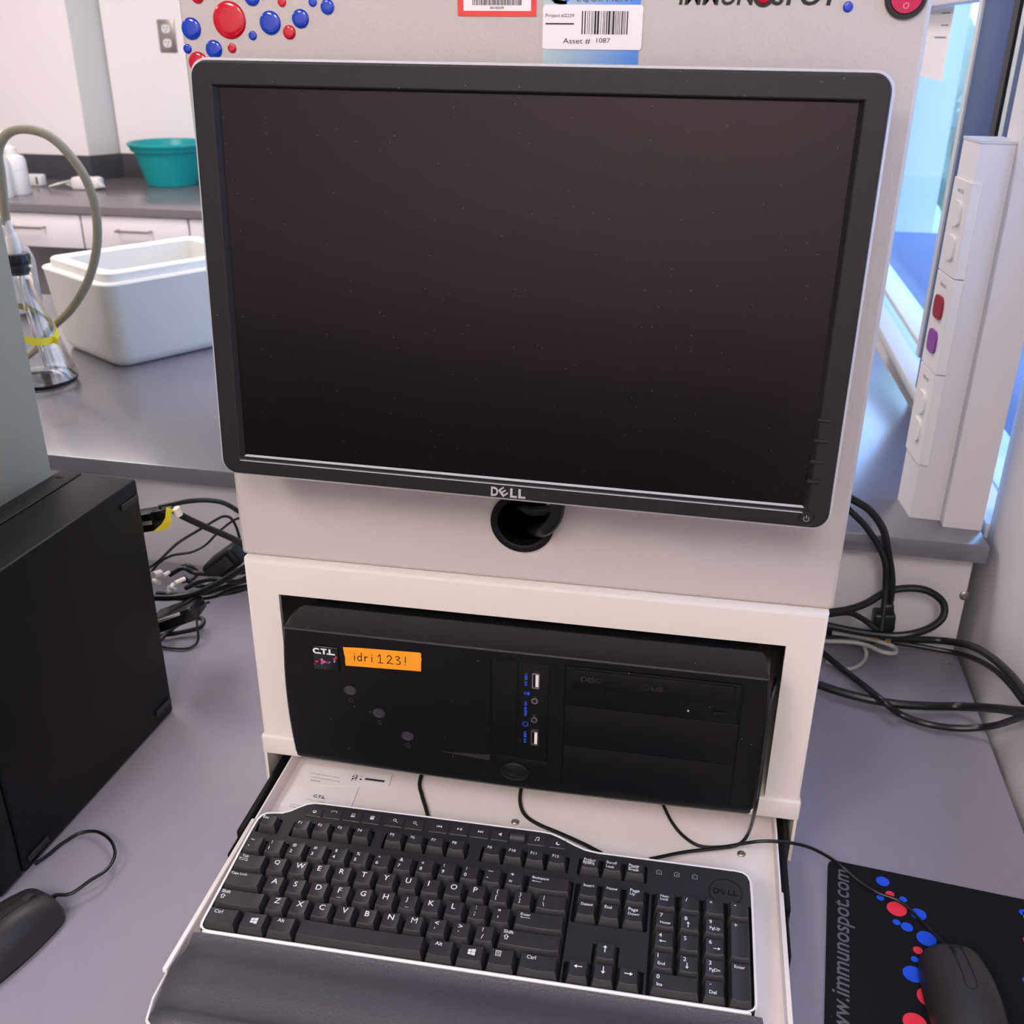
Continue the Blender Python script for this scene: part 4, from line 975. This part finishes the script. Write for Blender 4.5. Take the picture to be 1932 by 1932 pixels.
keycap('numpad_key', N0 + 3 * nu, 1.55, N0 + 4 * nu, 3.55, [('+', .12, .08, .14)])
keycap('numpad_key', N0 + 3 * nu, 3.55, N0 + 4 * nu, 5.5, [('Enter', .10, .08, .15, .42)])
# media keys on the raised rear strip
GLOBE = sym(circ(.5, -.5, .45, 18), circ(.5, -.5, .33, 18), [(.1, -.45), (.9, -.45), (.9, -.55), (.1, -.55)])
MAIL = sym([(0, 0), (1.2, 0), (1.2, -.85), (0, -.85)], [(.1, -.1), (1.1, -.1), (1.1, -.75), (.1, -.75)], [(.1, -.12), (.6, -.55), (1.1, -.12), (1.1, -.22), (.6, -.65), (.1, -.22)])
PC_ = sym([(.2, 0), (.9, 0), (.9, -.6), (.2, -.6)], [(.3, -.1), (.8, -.1), (.8, -.5), (.3, -.5)], [(.1, -.7), (1.0, -.7), (1.0, -1), (.1, -1)])
CALC = sym([(.1, 0), (.9, 0), (.9, -1), (.1, -1)], [(.2, -.1), (.8, -.1), (.8, -.3), (.2, -.3)], [(.2, -.45), (.4, -.45), (.4, -.6), (.2, -.6)], [(.55, -.45), (.8, -.45), (.8, -.6), (.55, -.6)])
ZOOM = sym(circ(.4, -.35, .35, 18), circ(.4, -.35, .24, 18), [(.62, -.55), (1.2, -.95), (1.15, -1.05), (.56, -.63)])
PREV = sym([(0, -.2), (.12, -.2), (.12, -.8), (0, -.8)], [(.6, -.2), (.6, -.8), (.15, -.5)], [(1.1, -.2), (1.1, -.8), (.65, -.5)])
NEXT = sym([(1.1, -.2), (.98, -.2), (.98, -.8), (1.1, -.8)], [(.5, -.5), (0, -.2), (0, -.8)], [(.95, -.5), (.5, -.2), (.5, -.8)])
PLAY = sym([(.0, -.2), (.45, -.5), (.0, -.8)], [(.6, -.2), (.75, -.2), (.75, -.8), (.6, -.8)], [(.85, -.2), (1.0, -.2), (1.0, -.8), (.85, -.8)])
MUTE = sym([(.1, -.35), (.3, -.35), (.7, 0), (.7, -1), (.3, -.65), (.1, -.65)])
NOTE = sym([(.3, 0), (1, .1), (1, -.7), (.9, -.7), (.9, -.1), (.4, -.2), (.4, -.8), (.3, -.8)], circ(.25, -.85, .17, 12), circ(.85, -.75, .17, 12))
MOON = sym([(.5 + .45 * math.cos(math.radians(a)), -.5 + .45 * math.sin(math.radians(a))) for a in range(80, 350, 15)] + [(.65 + .33 * math.cos(math.radians(a)), -.36 + .33 * math.sin(math.radians(a))) for a in range(330, 110, -15)])
media = [(2.05, 2.88, GLOBE), (2.90, 3.83, MAIL), (3.85, 4.78, PC_), (4.80, 5.72, CALC), (5.90, 6.83, ZOOM), (6.85, 7.80, ZOOM), (8.0, 8.95, PREV), (8.98, 9.92, PLAY), (9.95, 10.9, NEXT), (10.93, 11.82, MUTE), (12.62, 13.5, NOTE), (13.65, 14.45, MOON)]
for x0, x1, s in media:
    keycap('media_key', x0, -1.95 if x0 > 2.1 and x0 < 13.6 else -1.85, x1, -1.28, [(s, (x1 - x0) / 2 - .18, .10, .22)], flat=True)
a = K(12.2, -1.62)
Geo().tube([(a[0] - .0072, a[1], PZ + .0005), (a[0] + .0072, a[1], PZ + .0005)], .0062, seg=28, smooth=False).obj('volume_wheel', M_kbd, parent=e, angle=50)
# indicator marks and pressed logo
for i, ch in enumerate('9A1'):
    g = Geo(); a = K(18.55 + .78 * i, -.60)
    g.add(*fill2d([[(0, 0), (.0050, 0), (.0050, .0042), (.0025, .0058), (0, .0042)], [(.0005, .0005), (.0045, .0005), (.0045, .0040), (.0025, .0052), (.0005, .0040)]]), M=Matrix.Translation((a[0], a[1], PZ + .0002)))
    put_text(g, ch, Matrix.Translation((a[0], a[1], PZ + .0002)), .0018, .0012, h=.0022)
    g.obj('indicator_mark', mat('grey_print', '9a989c', .5), parent=e, flat=True)
a = K(21.55, -.12)
g = Geo().add(*fill2d([circ(a[0], a[1], .0150, 44), circ(a[0], a[1], .0144, 44)], .0002), M=Matrix.Translation((0, 0, PZ + .0002)))
L = Matrix.Translation((0, 0, PZ + .0003))
put_text(g, 'D', L, a[0] - .0110, a[1] - .0030, w=.0052, h=.0062, bold=.02); put_text(g, 'E', L, a[0] - .0022, a[1] + .0002, w=.0046, h=.0055, center=True, rot=.65)
put_text(g, 'LL', L, a[0] + .0024, a[1] - .0030, w=.0090, h=.0062, bold=.02)
g.obj('pressed_logo', mat('embossed_key', '19181b', .25), parent=e)
# rear feet
for x in (2, 20): 
    a = K(x, -1.0); Geo().box((a[0] - .01, a[1] - .004, -.0475), (a[0] + .01, a[1], -.030), .001).obj('foot', M_kbd, parent=e)
for x in (2, 20): 
    a = K(x, 5.0); Geo().box((a[0] - .008, a[1] - .004, -.0335), (a[0] + .008, a[1], -.030), .001).obj('foot', M_kbd, parent=e)
# palm rest: swell, dip and rolled front edge
prof = [(5.61, -.0115), (5.625, -.0076), (5.75, -.0088), (6.0, -.0112), (6.3, -.0108), (6.7, -.0075), (7.2, -.0048), (7.7, -.0050), (8.2, -.0078), (8.6, -.0112), (8.85, -.0118), (9.08, -.0088), (9.3, -.0068), (9.6, -.0088), (9.85, -.0130), (10.0, -.0190), (10.02, -.0275), (9.9, -.031)]
def ends(r):
    t = (r - 5.66) / 4.4
    dl = -.30 - .50 * math.sin(min(1, t * 1.05) * PI * .5) * .0
    l = -.28 - .18 * math.sin(max(0, min(1, t)) * PI) ; 
    if r > 8.7: l += .25 * (r - 8.7) * .3
    return l, 22.9 + .55 * math.sin(max(0, min(1, t)) * PI * .55)
loops = []
for r, z in prof:
    l, rr = ends(r); n = 40; L = []
    for k in range(n + 1):
        t = k / n; x = l + (rr - l) * t; ed = min(t, 1 - t) * (rr - l)
        drop = .006 * max(0, 1 - ed / .35) ** 2.2 * min(1, .15 + max(0, r - 5.8) / 1.2)
        L.append((x * U, (2.902 - r) * U, z - drop))
    loops.append(L)
bot = [[(p[0], p[1], -.0312) for p in loops[0]]]
g = Geo().loft(bot + loops + bot, closed=False)
endL = [L[0] for L in loops] + [(loops[0][0][0], loops[0][0][1], -.0312)]; endR = [L[-1] for L in loops] + [(loops[0][-1][0], loops[0][-1][1], -.0312)]
g.add(endL, [list(range(len(endL)))]); g.add(endR, [list(range(len(endR)))])
o = g.obj('palm_rest', M_palm, parent=e, angle=60); o['label'] = 'wide textured black palm rest'

# ================================================================== MOUSE PAD AND MICE
PT = Vector((.3228, .0825)); PYAW = -math.radians(6.1)
PM = Matrix.Translation((PT.x, PT.y, DESK)) @ Matrix.Rotation(PYAW, 4, 'Z')
e = empty('mouse_pad', PM, 'black cloth mouse pad with red and blue dots on the desk right of the tray', 'mouse pad')
Geo().add(*fill2d([rrect(0, -.262, .208, 0, .008, 5)], .0014), M=Matrix.Translation((0, 0, .0015))).obj('pad', M_pad, parent=e)
PI_ = PM.inverted()
def pl_(px, py): q = PI_ @ onZ(px, py, DESK + .003); return q.x, q.y
spots = [(1665.5, 1663, 12, 0), (1679, 1687, 8, 1), (1661, 1694, 7, 0), (1704, 1697, 7, 0), (1692, 1715, 18, 1), (1733, 1725, 14, 0), (1691.5, 1740, 7, 0), (1711, 1749, 11, 0), (1748, 1771, 18, 0), (1732, 1793, 9, 1), (1726, 1810, 7, 0), (1723, 1838, 19, 0), (1754, 1882, 23, 1), (1726, 1930, 22, 1), (1931, 1722, 8, 0), (1937, 1850, 8, 0), (1941, 1775, 10, 1)]
for k, (px, py, r, c_) in enumerate(spots):
    a = pl_(px, py); b_ = pl_(px + r, py); rr = math.hypot(a[0] - b_[0], a[1] - b_[1])
    o = Geo().add(*fill2d([circ(a[0], a[1], rr, 28)]), M=Matrix.Translation((0, 0, .00315))).obj('printed_dot', M_redp if c_ else M_bluep, parent=e, flat=True); o['label'] = 'red printed dot' if c_ else 'blue printed dot'
for a, b_, rr, c_ in ((.105, -.235, .012, 1), (.09, -.247, .006, 0), (.12, -.252, .008, 0)): Geo().add(*fill2d([circ(a, b_, rr, 28)]), M=Matrix.Translation((0, 0, .00315))).obj('printed_dot', M_redp if c_ else M_bluep, parent=e, flat=True)['label'] = 'printed dot'
g = Geo(); t0 = pl_(1613, 1646); t1 = pl_(1613, 1879)
LT = t0[1] - t1[1]
L = Matrix.Translation((0, 0, .00315))
x = pl_(1613, 1740)[0]
put_text(g, 'www.immunospot.com', L, x, t1[1] - LT * .365, w=LT * 1.365, h=.0205, bold=.012, shear=.2, rot=PI / 2)
g.obj('web_lettering', M_gink, parent=e, flat=True)
g = Geo(); t0 = pl_(1936, 1720); 
put_text(g, 'IMMUN', L, t0[0] + .010, t0[1] - .098, w=.046, h=.0135, bold=.03, shear=.2, rot=PI / 2)
put_text(g, 'SPOT', L, t0[0] + .010, t0[1] - .044, w=.043, h=.0135, bold=.03, shear=.2, rot=PI / 2)
g.obj('name_lettering', M_ink, parent=e, flat=True)

def mouse(M, label, cable, name='computer_mouse'):
    e = empty(name, M, label, 'mouse')
    Ls = .112
    def wd(s): return (.0255 + .0065 * math.sin(PI * min(1, s * .95 + .02)) ** .8) * (1 - max(0, (.07 - s) / .07) ** 2.2 * .22) * math.sqrt(max(1e-4, 1 - max(0, (s - .86) / .14) ** 2.2))
    def ht(s): return .0150 + .0190 * math.sin(PI * min(1, max(0, s * .78 + .12))) ** 1.1 * (1 - max(0, (s - .8) / .2) ** 2 * .55) - max(0, (.05 - s) / .05) ** 2 * .009
    n, m = 2.7, 2.0
    def H(x, s): return ht(s) * max(0.0, 1 - min(1, abs(x) / wd(s)) ** n) ** (1 / m)
    z0 = .0055
    loops = []
    for i in range(31):
        s = i / 30 * .998 + .001; L = []
        for k in range(25):
            a = PI * k / 24; c_, s_ = math.cos(a), math.sin(a)
            L.append((wd(s) * math.copysign(abs(c_) ** (2 / n), c_), -s * Ls, z0 + ht(s) * s_ ** (2 / m)))
        loops.append(L)
    g = Geo().loft(loops, closed=False); g.add(loops[0], [list(range(25))]); g.add(loops[-1], [list(range(25))])
    bd = g.obj('shell', M_mouse, parent=e, angle=70)
    lo = [[(wd(i / 24) * (-1 if side else 1) * f, -i / 24 * Ls, z) for side, i in [(0, j) for j in range(1, 24)] + [(1, j) for j in range(23, 0, -1)]] for z, f in ((.0, .90), (.0012, .93), (.0056, .985))]
    g = Geo().loft(lo, cap0=True, cap1=True); g.obj('base', M_black, parent=e, angle=50)
    # scroll slot, wheel and the seam of the centre strip
    def on(x, s, dz=.0): return Vector((x, -s * Ls, z0 + H(x, s) + dz))
    g = Geo(); path = [on(-.0048, s) for s in [0.02 + .5 * k / 10 for k in range(11)]] + [on(-.0030, .545), on(0, .555), on(.0030, .545)] + [on(.0048, s) for s in [.52 - .5 * k / 10 for k in range(11)]]
    g.tube(path, .00042, seg=6).obj('button_seam', M_dark, parent=bd)
    c_ = on(0, .17)
    g = Geo().lathe([(.0001, -.0034), (.0085, -.0034), (.0098, -.0022), (.0098, .0022), (.0085, .0034), (.0001, .0034)], 36, M=Matrix.Translation(c_ + Vector((0, 0, -.0072))) @ Matrix.Rotation(PI / 2, 4, 'Y'))
    g.obj('scroll_wheel', M_kbd, parent=e)
    g = Geo().tube([on(.0022 * t, .10 + .16 * 0, .0002) if 0 else on(t * .0037, .09, .0003) for t in (-1, 0, 1)], .0005, seg=6); g.obj('wheel_slot', M_dark, parent=bd)
    cb = Geo().tube([M.inverted() @ p for p in cable], .0017, seg=10).obj('mouse_cable', M_cable, parent=e)
    Geo().tube([(0, .008, .0105), (0, -.004, .0115)], lambda t: .0024 + .0008 * t, seg=12, smooth=False).obj('strain_relief', M_black, parent=e)
    return e

MR = Matrix.Translation((.4175, -.0320, DESK + .003)) @ Matrix.Rotation(math.radians(3.0), 4, 'Z')
TZc = TZ + .0025
cab = [MR @ Vector((0, -.002, .011)), MR @ Vector((0, .012, .009)), onZ(1742, 1742, DESK + .0052), onZ(1700, 1702, DESK + .0055), onZ(1655, 1684, DESK + .0050), onZ(1618, 1660, DESK + .0052), onZ(1580, 1628, DESK + .012), onZ(1535, 1602, DESK + .035), onZ(1490, 1590, -.385), onZ(1440, 1587, -.3825), onZ(1400, 1592, -.392), onZ(1360, 1598, TZc), onZ(1320, 1596, TZc), onZ(1290, 1578, TZc), onZ(1268, 1552, TZc), onZ(1252, 1520, TZc), onZ(1240, 1490, TZc)]
mouse(MR, 'black wired mouse on the dotted mouse pad at the lower right', cab)
ML = Matrix.Translation((-.4290, -.1270, DESK)) @ Matrix.Rotation(math.radians(-15), 4, 'Z')
cab = [ML @ Vector((0, -.002, .011)), ML @ Vector((0, .008, .011)), onZ(134, 1686, DESK + .012), onZ(172, 1660, DESK + .016), onZ(202, 1640, DESK + .016), onZ(217, 1612, DESK + .014), onZ(208, 1585, DESK + .012), onZ(182, 1569, DESK + .008), onZ(150, 1572, DESK + .004), onZ(122, 1588, DESK + .003), Vector((-.468, .01, DESK + .002)), Vector((-.4715, .004, DESK + .002)), ]
mouse(ML, 'black wired mouse on the desk in front of the black tower, lower left', cab[:-2] + [onZ(108, 1598, DESK + .003), onZ(92, 1612, DESK + .003), onZ(66, 1630, DESK + .003)])

# keyboard cable
P = [onZ(1226, 1621, -.3935), onZ(1290, 1608, TZc + .004), onZ(1350, 1601, TZc + .004), onZ(1392, 1594, TZc + .005), onZ(1412, 1572, TZc + .010), onY(1424, 1530, -.004), onY(1433, 1480, .0), onY(1443, 1400, .016), onY(1452, 1330, .03), onY(1462, 1290, .07), onY(1463, 1280, .12)]
tag(Geo().tube(P, .0018, seg=10).obj('keyboard_cable', M_cable), 'thin black keyboard cable hanging down the right end of the rack computer', 'cable')
P = [onZ(793, 1470, TZc), onZ(796, 1500, TZc), onZ(802, 1520, TZc), onZ(808, 1543, TZc)]
tag(Geo().tube([P[0] + Vector((0, .06, 0))] + P + [P[-1] + Vector((.004, -.012, 0))], .0022, seg=10).obj('cable', M_cable), 'short black cable on the tray above the F5 key', 'cable')
P = [onZ(984, 1480, TZc), onZ(981, 1512, TZc), onZ(990, 1537, TZc), onZ(1015, 1555, TZc), onZ(1060, 1574, TZc + .001), onZ(1100, 1592, TZc + .001), onZ(1135, 1610, TZc + .001)]
tag(Geo().tube(P, .0020, seg=10).obj('cable', M_cable), 'black cable curving from under the power button to the keyboard back edge', 'cable')

# ================================================================== LEFT TOWER
TM = Matrix.Translation((-.4642, .1945, DESK)) @ Matrix.Rotation(-math.radians(3.25), 4, 'Z')
e = empty('desktop_tower', TM, 'large black slim desktop computer standing on the desk at the left edge', 'computer')
Geo().box((-.098, -.285, .001), (-.0690, 0, .318), .002).obj('chassis', M_black, parent=e)
Geo().box((-.0682, -.285, .001), (0, 0, .318), .0035, 3).obj('side_cover', M_black, parent=e)
Geo().box((-.099, -.322, .002), (.0, -.2862, .318), .004, 3).obj('front_bezel', M_black, parent=e)
for (y, z) in ((-.020, .297), (-.020, .020), (-.262, .013), (-.262, .297)):
    Geo().box((0, y - .016, z - .0035), (.0022, y + .016, z + .0035), .001, 2).obj('rubber_foot', M_kbd, parent=e)
Geo().box((-.090, -.020, .3180), (-.081, -.016, .3184)).obj('lock_slot', M_dark, parent=e)

# ================================================================== LOOSE CABLES LEFT
def cable(pts, r, label, m=None, grp=None, name='cable'):
    # cords that pass out of sight go on behind the enclosure
    pts = list(pts)
    for k in (0, -1):
        p = pts[k]
        if .20 < abs(p.x) < .335 and p.y > .2 and p.z < .1:
            q = Vector((math.copysign(.17, p.x), .497, max(p.z, DESK + r + .001)))
            pts = [q] + pts if k == 0 else pts + [q]
    return tag(Geo().tube(pts, r, seg=10).obj(name, m or M_cable), label, 'cable', grp)
def y_(l, y): return [onY(a, b_, y if len(q) == 0 else q[0]) for a, b_, *q in l]
e = empty('plug_connector', onY(292, 972, .235), 'black moulded plug behind the black tower with a yellow tag', 'plug')
e.matrix_basis = Matrix.Translation(onY(284, 977, .245)) @ Matrix.Rotation(math.radians(-14), 4, 'Y')
Geo().box((-.024, -.012, -.014), (.010, .012, .010), .003).box((.008, -.008, -.004), (.024, .008, .010), .003).obj('plug_body', M_black, parent=e)
Geo().box((-.006, -.0135, -.004), (.008, -.0118, .001), .0005).obj('plug_label', M_gcable, parent=e)
c1 = cable(y_([(300, 957, .235), (330, 950, .25), (360, 945, .27), (395, 944, .30), (425, 950, .33), (455, 968, .36), (480, 985, .40)], .3), .0032, 'black cable curving along the top, from the plug to the analyser side')
c2 = cable(y_([(305, 962, .235), (325, 962, .24), (345, 974, .25), (390, 995, .27), (430, 1012, .29), (470, 1032, .32)], .3), .0042, 'thick black cable running down right from the yellow tag to the analyser')
P = [onY(x, y, .226) for x, y in [(314, 957), (327, 961), (322, 972), (329, 978), (321, 994), (303, 1000), (288, 1004), (306, 988), (312, 978)]]
c = P[0]; g = Geo()
g.add([P[0], P[1], P[2], P[8]], [[0, 1, 2, 3]]); g.add([P[8] + Vector((0, -.001, 0)), P[2] + Vector((0, -.001, 0)), P[3] + Vector((.0, -.006, 0)), P[4] + Vector((0, -.004, 0)), P[7]], [[0, 1, 2, 3, 4]]); g.add([P[7], P[4] + Vector((0, -.004, 0)), P[5], P[6]], [[0, 1, 2, 3]])
o = g.obj('yellow_tag', M_yel, flat=True); md = o.modifiers.new('t', 'SOLIDIFY'); md.thickness = .0006
tag(o, 'small yellow and orange paper tag hanging from the thick black cable', 'tag')
p = onY(331, 959, .238); q = onY(338, 972, .240)
tag(Geo().tube([p, (p + q) / 2, q], .0050, seg=12).obj('white_cable_clip', M_outw), 'white clip around the thick black cable by the yellow tag', 'clip')
cable(y_([(280, 1072, .30), (300, 1058, .30), (335, 1025, .32), (375, 1000, .34), (405, 982, .36), (422, 974, .37), (436, 978, .38), (446, 995, .385), (452, 1015, .39)], .3), .0019, 'thin black cable looping high between tower and analyser')
cable(y_([(284, 1082, .31), (300, 1062, .32), (325, 1048, .33), (360, 1042, .34), (388, 1028, .36), (412, 1004, .37), (440, 982, .39), (460, 975, .40)], .3), .0017, 'thin black cable rising behind the power adapter, lower of the two arcs')
e = empty('power_adapter', onY(425, 1058, .34), 'black rounded power adapter resting on the cable bundle left of the enclosure', 'adapter')
e.matrix_basis = Matrix.Translation(onY(427, 1058, .34)) @ Matrix.Rotation(math.radians(-38), 4, 'Y')
Geo().box((-.028, -.02, -.014), (.030, .02, .014), .007, 3).obj('adapter_body', M_black, parent=e)
Geo().box((-.020, -.0212, -.008), (.020, -.0198, .008), .002).obj('adapter_inset', M_kbd, parent=e)
B = 'bundle of black cables between tower and enclosure'
bund = [([(290, 1128), (330, 1127), (375, 1118), (420, 1096), (470, 1065)], .28, .0042), ([(295, 1120), (340, 1122), (385, 1118), (425, 1108), (475, 1090)], .30, .0036),
        ([(320, 1085), (345, 1072), (365, 1080), (395, 1083), (430, 1080), (470, 1070)], .33, .0032), ([(300, 1125), (350, 1130), (400, 1126), (440, 1112), (478, 1104)], .31, .0030),
        ([(345, 1088), (370, 1105), (400, 1102), (435, 1085), (470, 1078)], .34, .0030), ([(310, 1130), (360, 1118), (400, 1122), (440, 1118), (472, 1108)], .33, .0028),
        ([(335, 1075), (352, 1066), (372, 1078), (365, 1092), (345, 1098)], .35, .0024), ([(350, 1110), (380, 1096), (410, 1092), (445, 1098), (470, 1088)], .30, .0034)]
for l, y, r in bund: cable([onY(a, b_, y + .004 * k) for k, (a, b_) in enumerate(l)], r, 'black cable in the tangled bundle between the tower and the enclosure', grp=B)
for (q0, q1, r) in (((288, 1085), (302, 1081), .0045), ((308, 1086), (318, 1080), .0025), ((316, 1118), (327, 1102), .003), ((330, 1100), (348, 1092), .0028), ((300, 1100), (290, 1095), .003), ((318, 1108), (330, 1112), .0024)):
    a = onY(*q0, .27); b_ = onY(*q1, .285)
    tag(Geo().tube([a, (a + b_) / 2, b_], r, seg=10).obj('white_connector', M_milk), 'small white connector in the cable tangle beside the tower', 'connector', 'white connectors in the cable tangle')
e = empty('black_adapter', onZ(338, 1160, DESK + .02), 'black flat adapter with a pale top edge lying below the cable bundle', 'adapter')
e.matrix_basis = Matrix.Translation(onY(338, 1158, .27)) @ Matrix.Rotation(math.radians(-24), 4, 'Y') @ Matrix.Rotation(math.radians(6), 4, 'Z')
Geo().box((-.035, -.02, -.010), (.030, .02, .009), .003).obj('adapter_body', M_gloss, parent=e)
Geo().box((-.034, -.0215, .0045), (.014, -.0185, .0085), .001).obj('pale_edge', M_silver, parent=e)
cable([onZ(a, b_, DESK + z) for a, b_, z in [(298, 1212, .012), (322, 1188, .012), (350, 1170, .014), (375, 1166, .014), (384, 1172, .012), (376, 1184, .010), (345, 1192, .008), (300, 1200, .006)]], .0034, 'black cable loop lying on the desk beside the tower, upper loop')
cable([onZ(a, b_, DESK + z) for a, b_, z in [(366, 1140, .035), (370, 1155, .03), (372, 1180, .02), (374, 1205, .008), (366, 1218, .003), (345, 1224, .003), (300, 1220, .003)]], .0018, 'thin black cable dropping from the bundle to the desk beside the tower')
cable([onZ(a, b_, DESK + z) for a, b_, z in [(296, 1195, .008), (330, 1170, .03), (365, 1146, .045), (395, 1136, .045)]], .0018, 'thin black cable rising from the desk to the bundle')

# ================================================================== LOOSE CABLES RIGHT
def cb(px, py, dz):
    p = onZ(px, py, DESK + dz)
    return p if p.x < .532 else onX(px, py, .532)
cable(y_([(1590, 925, .47), (1605, 940, .475), (1640, 962, .48), (1666, 998, .48), (1675, 1040, .48), (1682, 1085, .485), (1681, 1120, .485), (1676, 1150, .485)], .48), .0050, 'thick black power cord hanging from behind the analyser on its right, outer of two')
cable(y_([(1588, 945, .47), (1602, 962, .47), (1632, 992, .475), (1656, 1028, .475), (1670, 1062, .475), (1671, 1100, .478), (1668, 1145, .47), (1662, 1190, .46)], .47), .0042, 'black cable hanging behind the analyser on its right, inner of two')
e = empty('mains_plug', onY(1668, 1168, .47), 'black mains plug with brass prongs hanging behind the enclosure on the right', 'plug')
e.matrix_basis = Matrix.Translation(onY(1668, 1170, .475)) @ Matrix.Rotation(math.radians(-4), 4, 'Y')
Geo().box((-.015, -.012, -.012), (.013, .012, .014), .004, 3).box((-.005, -.009, .010), (.010, .009, .028), .004, 3).obj('plug_body', M_cable, parent=e)
Geo().box((-.011, -.007, -.028), (-.006, -.0055, -.011)).obj('prong', M_brass, parent=e)
Geo().box((.003, -.007, -.030), (.010, -.0055, -.011)).obj('prong', M_brass, parent=e)
lpY = [(1560, 1156, .43), (1600, 1150, .45), (1635, 1138, .47), (1670, 1118, .485), (1708, 1110, .49), (1748, 1114, .49), (1778, 1135, .49), (1780, 1162, .48), (1758, 1183, .47), (1720, 1196, .46), (1680, 1199, .46), (1620, 1192, .46), (1560, 1180, .46)]
cable(y_(lpY, .47), .0050, 'thick black cord looped in a ring against the back panel on the right')
cable(y_([(1560, 1160, .44), (1600, 1156, .45), (1628, 1168, .46), (1655, 1188, .46)], .45), .0040, 'black cable running from the enclosure corner to the mains plug')
cable([cb(*q) for q in [(1555, 1185, .03), (1600, 1196, .03), (1660, 1203, .03), (1720, 1206, .03), (1780, 1209, .03), (1830, 1218, .03), (1870, 1240, .03), (1905, 1272, .03), (1935, 1310, .03), (1945, 1330, .03)]], .0050, 'thick black cord sweeping right across the desk to the wall, upper of the pair')
cable([cb(*q) for q in [(1560, 1200, .02), (1640, 1208, .02), (1700, 1214, .02), (1760, 1224, .02), (1820, 1236, .02), (1865, 1256, .02), (1900, 1285, .02), (1932, 1325, .02)]], .0036, 'black cord just below the thick sweeping one on the right')
cable([cb(*q) for q in [(1545, 1292, .012), (1580, 1304, .012), (1630, 1317, .012), (1690, 1328, .012), (1750, 1332, .012), (1810, 1333, .012), (1870, 1336, .02), (1925, 1342, .02), (1960, 1345, .02)]], .0054, 'thick black cord lying straight across the desk right of the enclosure')
cable([cb(*q) for q in [(1548, 1228, .01), (1580, 1255, .01), (1625, 1290, .01), (1665, 1322, .024), (1700, 1348, .008), (1750, 1366, .008), (1810, 1374, .008), (1870, 1370, .008), (1920, 1355, .008), (1955, 1340, .01)]], .0042, 'black cord curving low on the desk right of the enclosure')
cable([cb(*q) for q in [(1558, 1180, .035), (1585, 1184, .035), (1612, 1198, .03), (1630, 1218, .02), (1634, 1238, .008), (1620, 1256, .004), (1595, 1262, .004), (1560, 1248, .004)]], .0027, 'pale grey cable looping down to the desk by the enclosure', M_gcable)
cable([cb(*q) for q in [(1555, 1210, .03), (1600, 1211, .03), (1635, 1217, .03), (1665, 1230, .03), (1688, 1232, .03), (1688, 1222, .03), (1665, 1212, .034), (1625, 1202, .036), (1570, 1194, .036)]], .0029, 'pale grey cable hairpin beside the brass plug prongs', M_gcable)
for k, l in enumerate([[(1555, 1188), (1600, 1200), (1650, 1200), (1700, 1204)], [(1558, 1196), (1610, 1192), (1660, 1196), (1710, 1200)], [(1552, 1206), (1600, 1206), (1650, 1210)]]):
    cable([cb(a, b_, .018 + .006 * k) for a, b_ in l], .0045, 'black cord end lying in the heap behind the mains plug', grp='cord heap behind the mains plug')
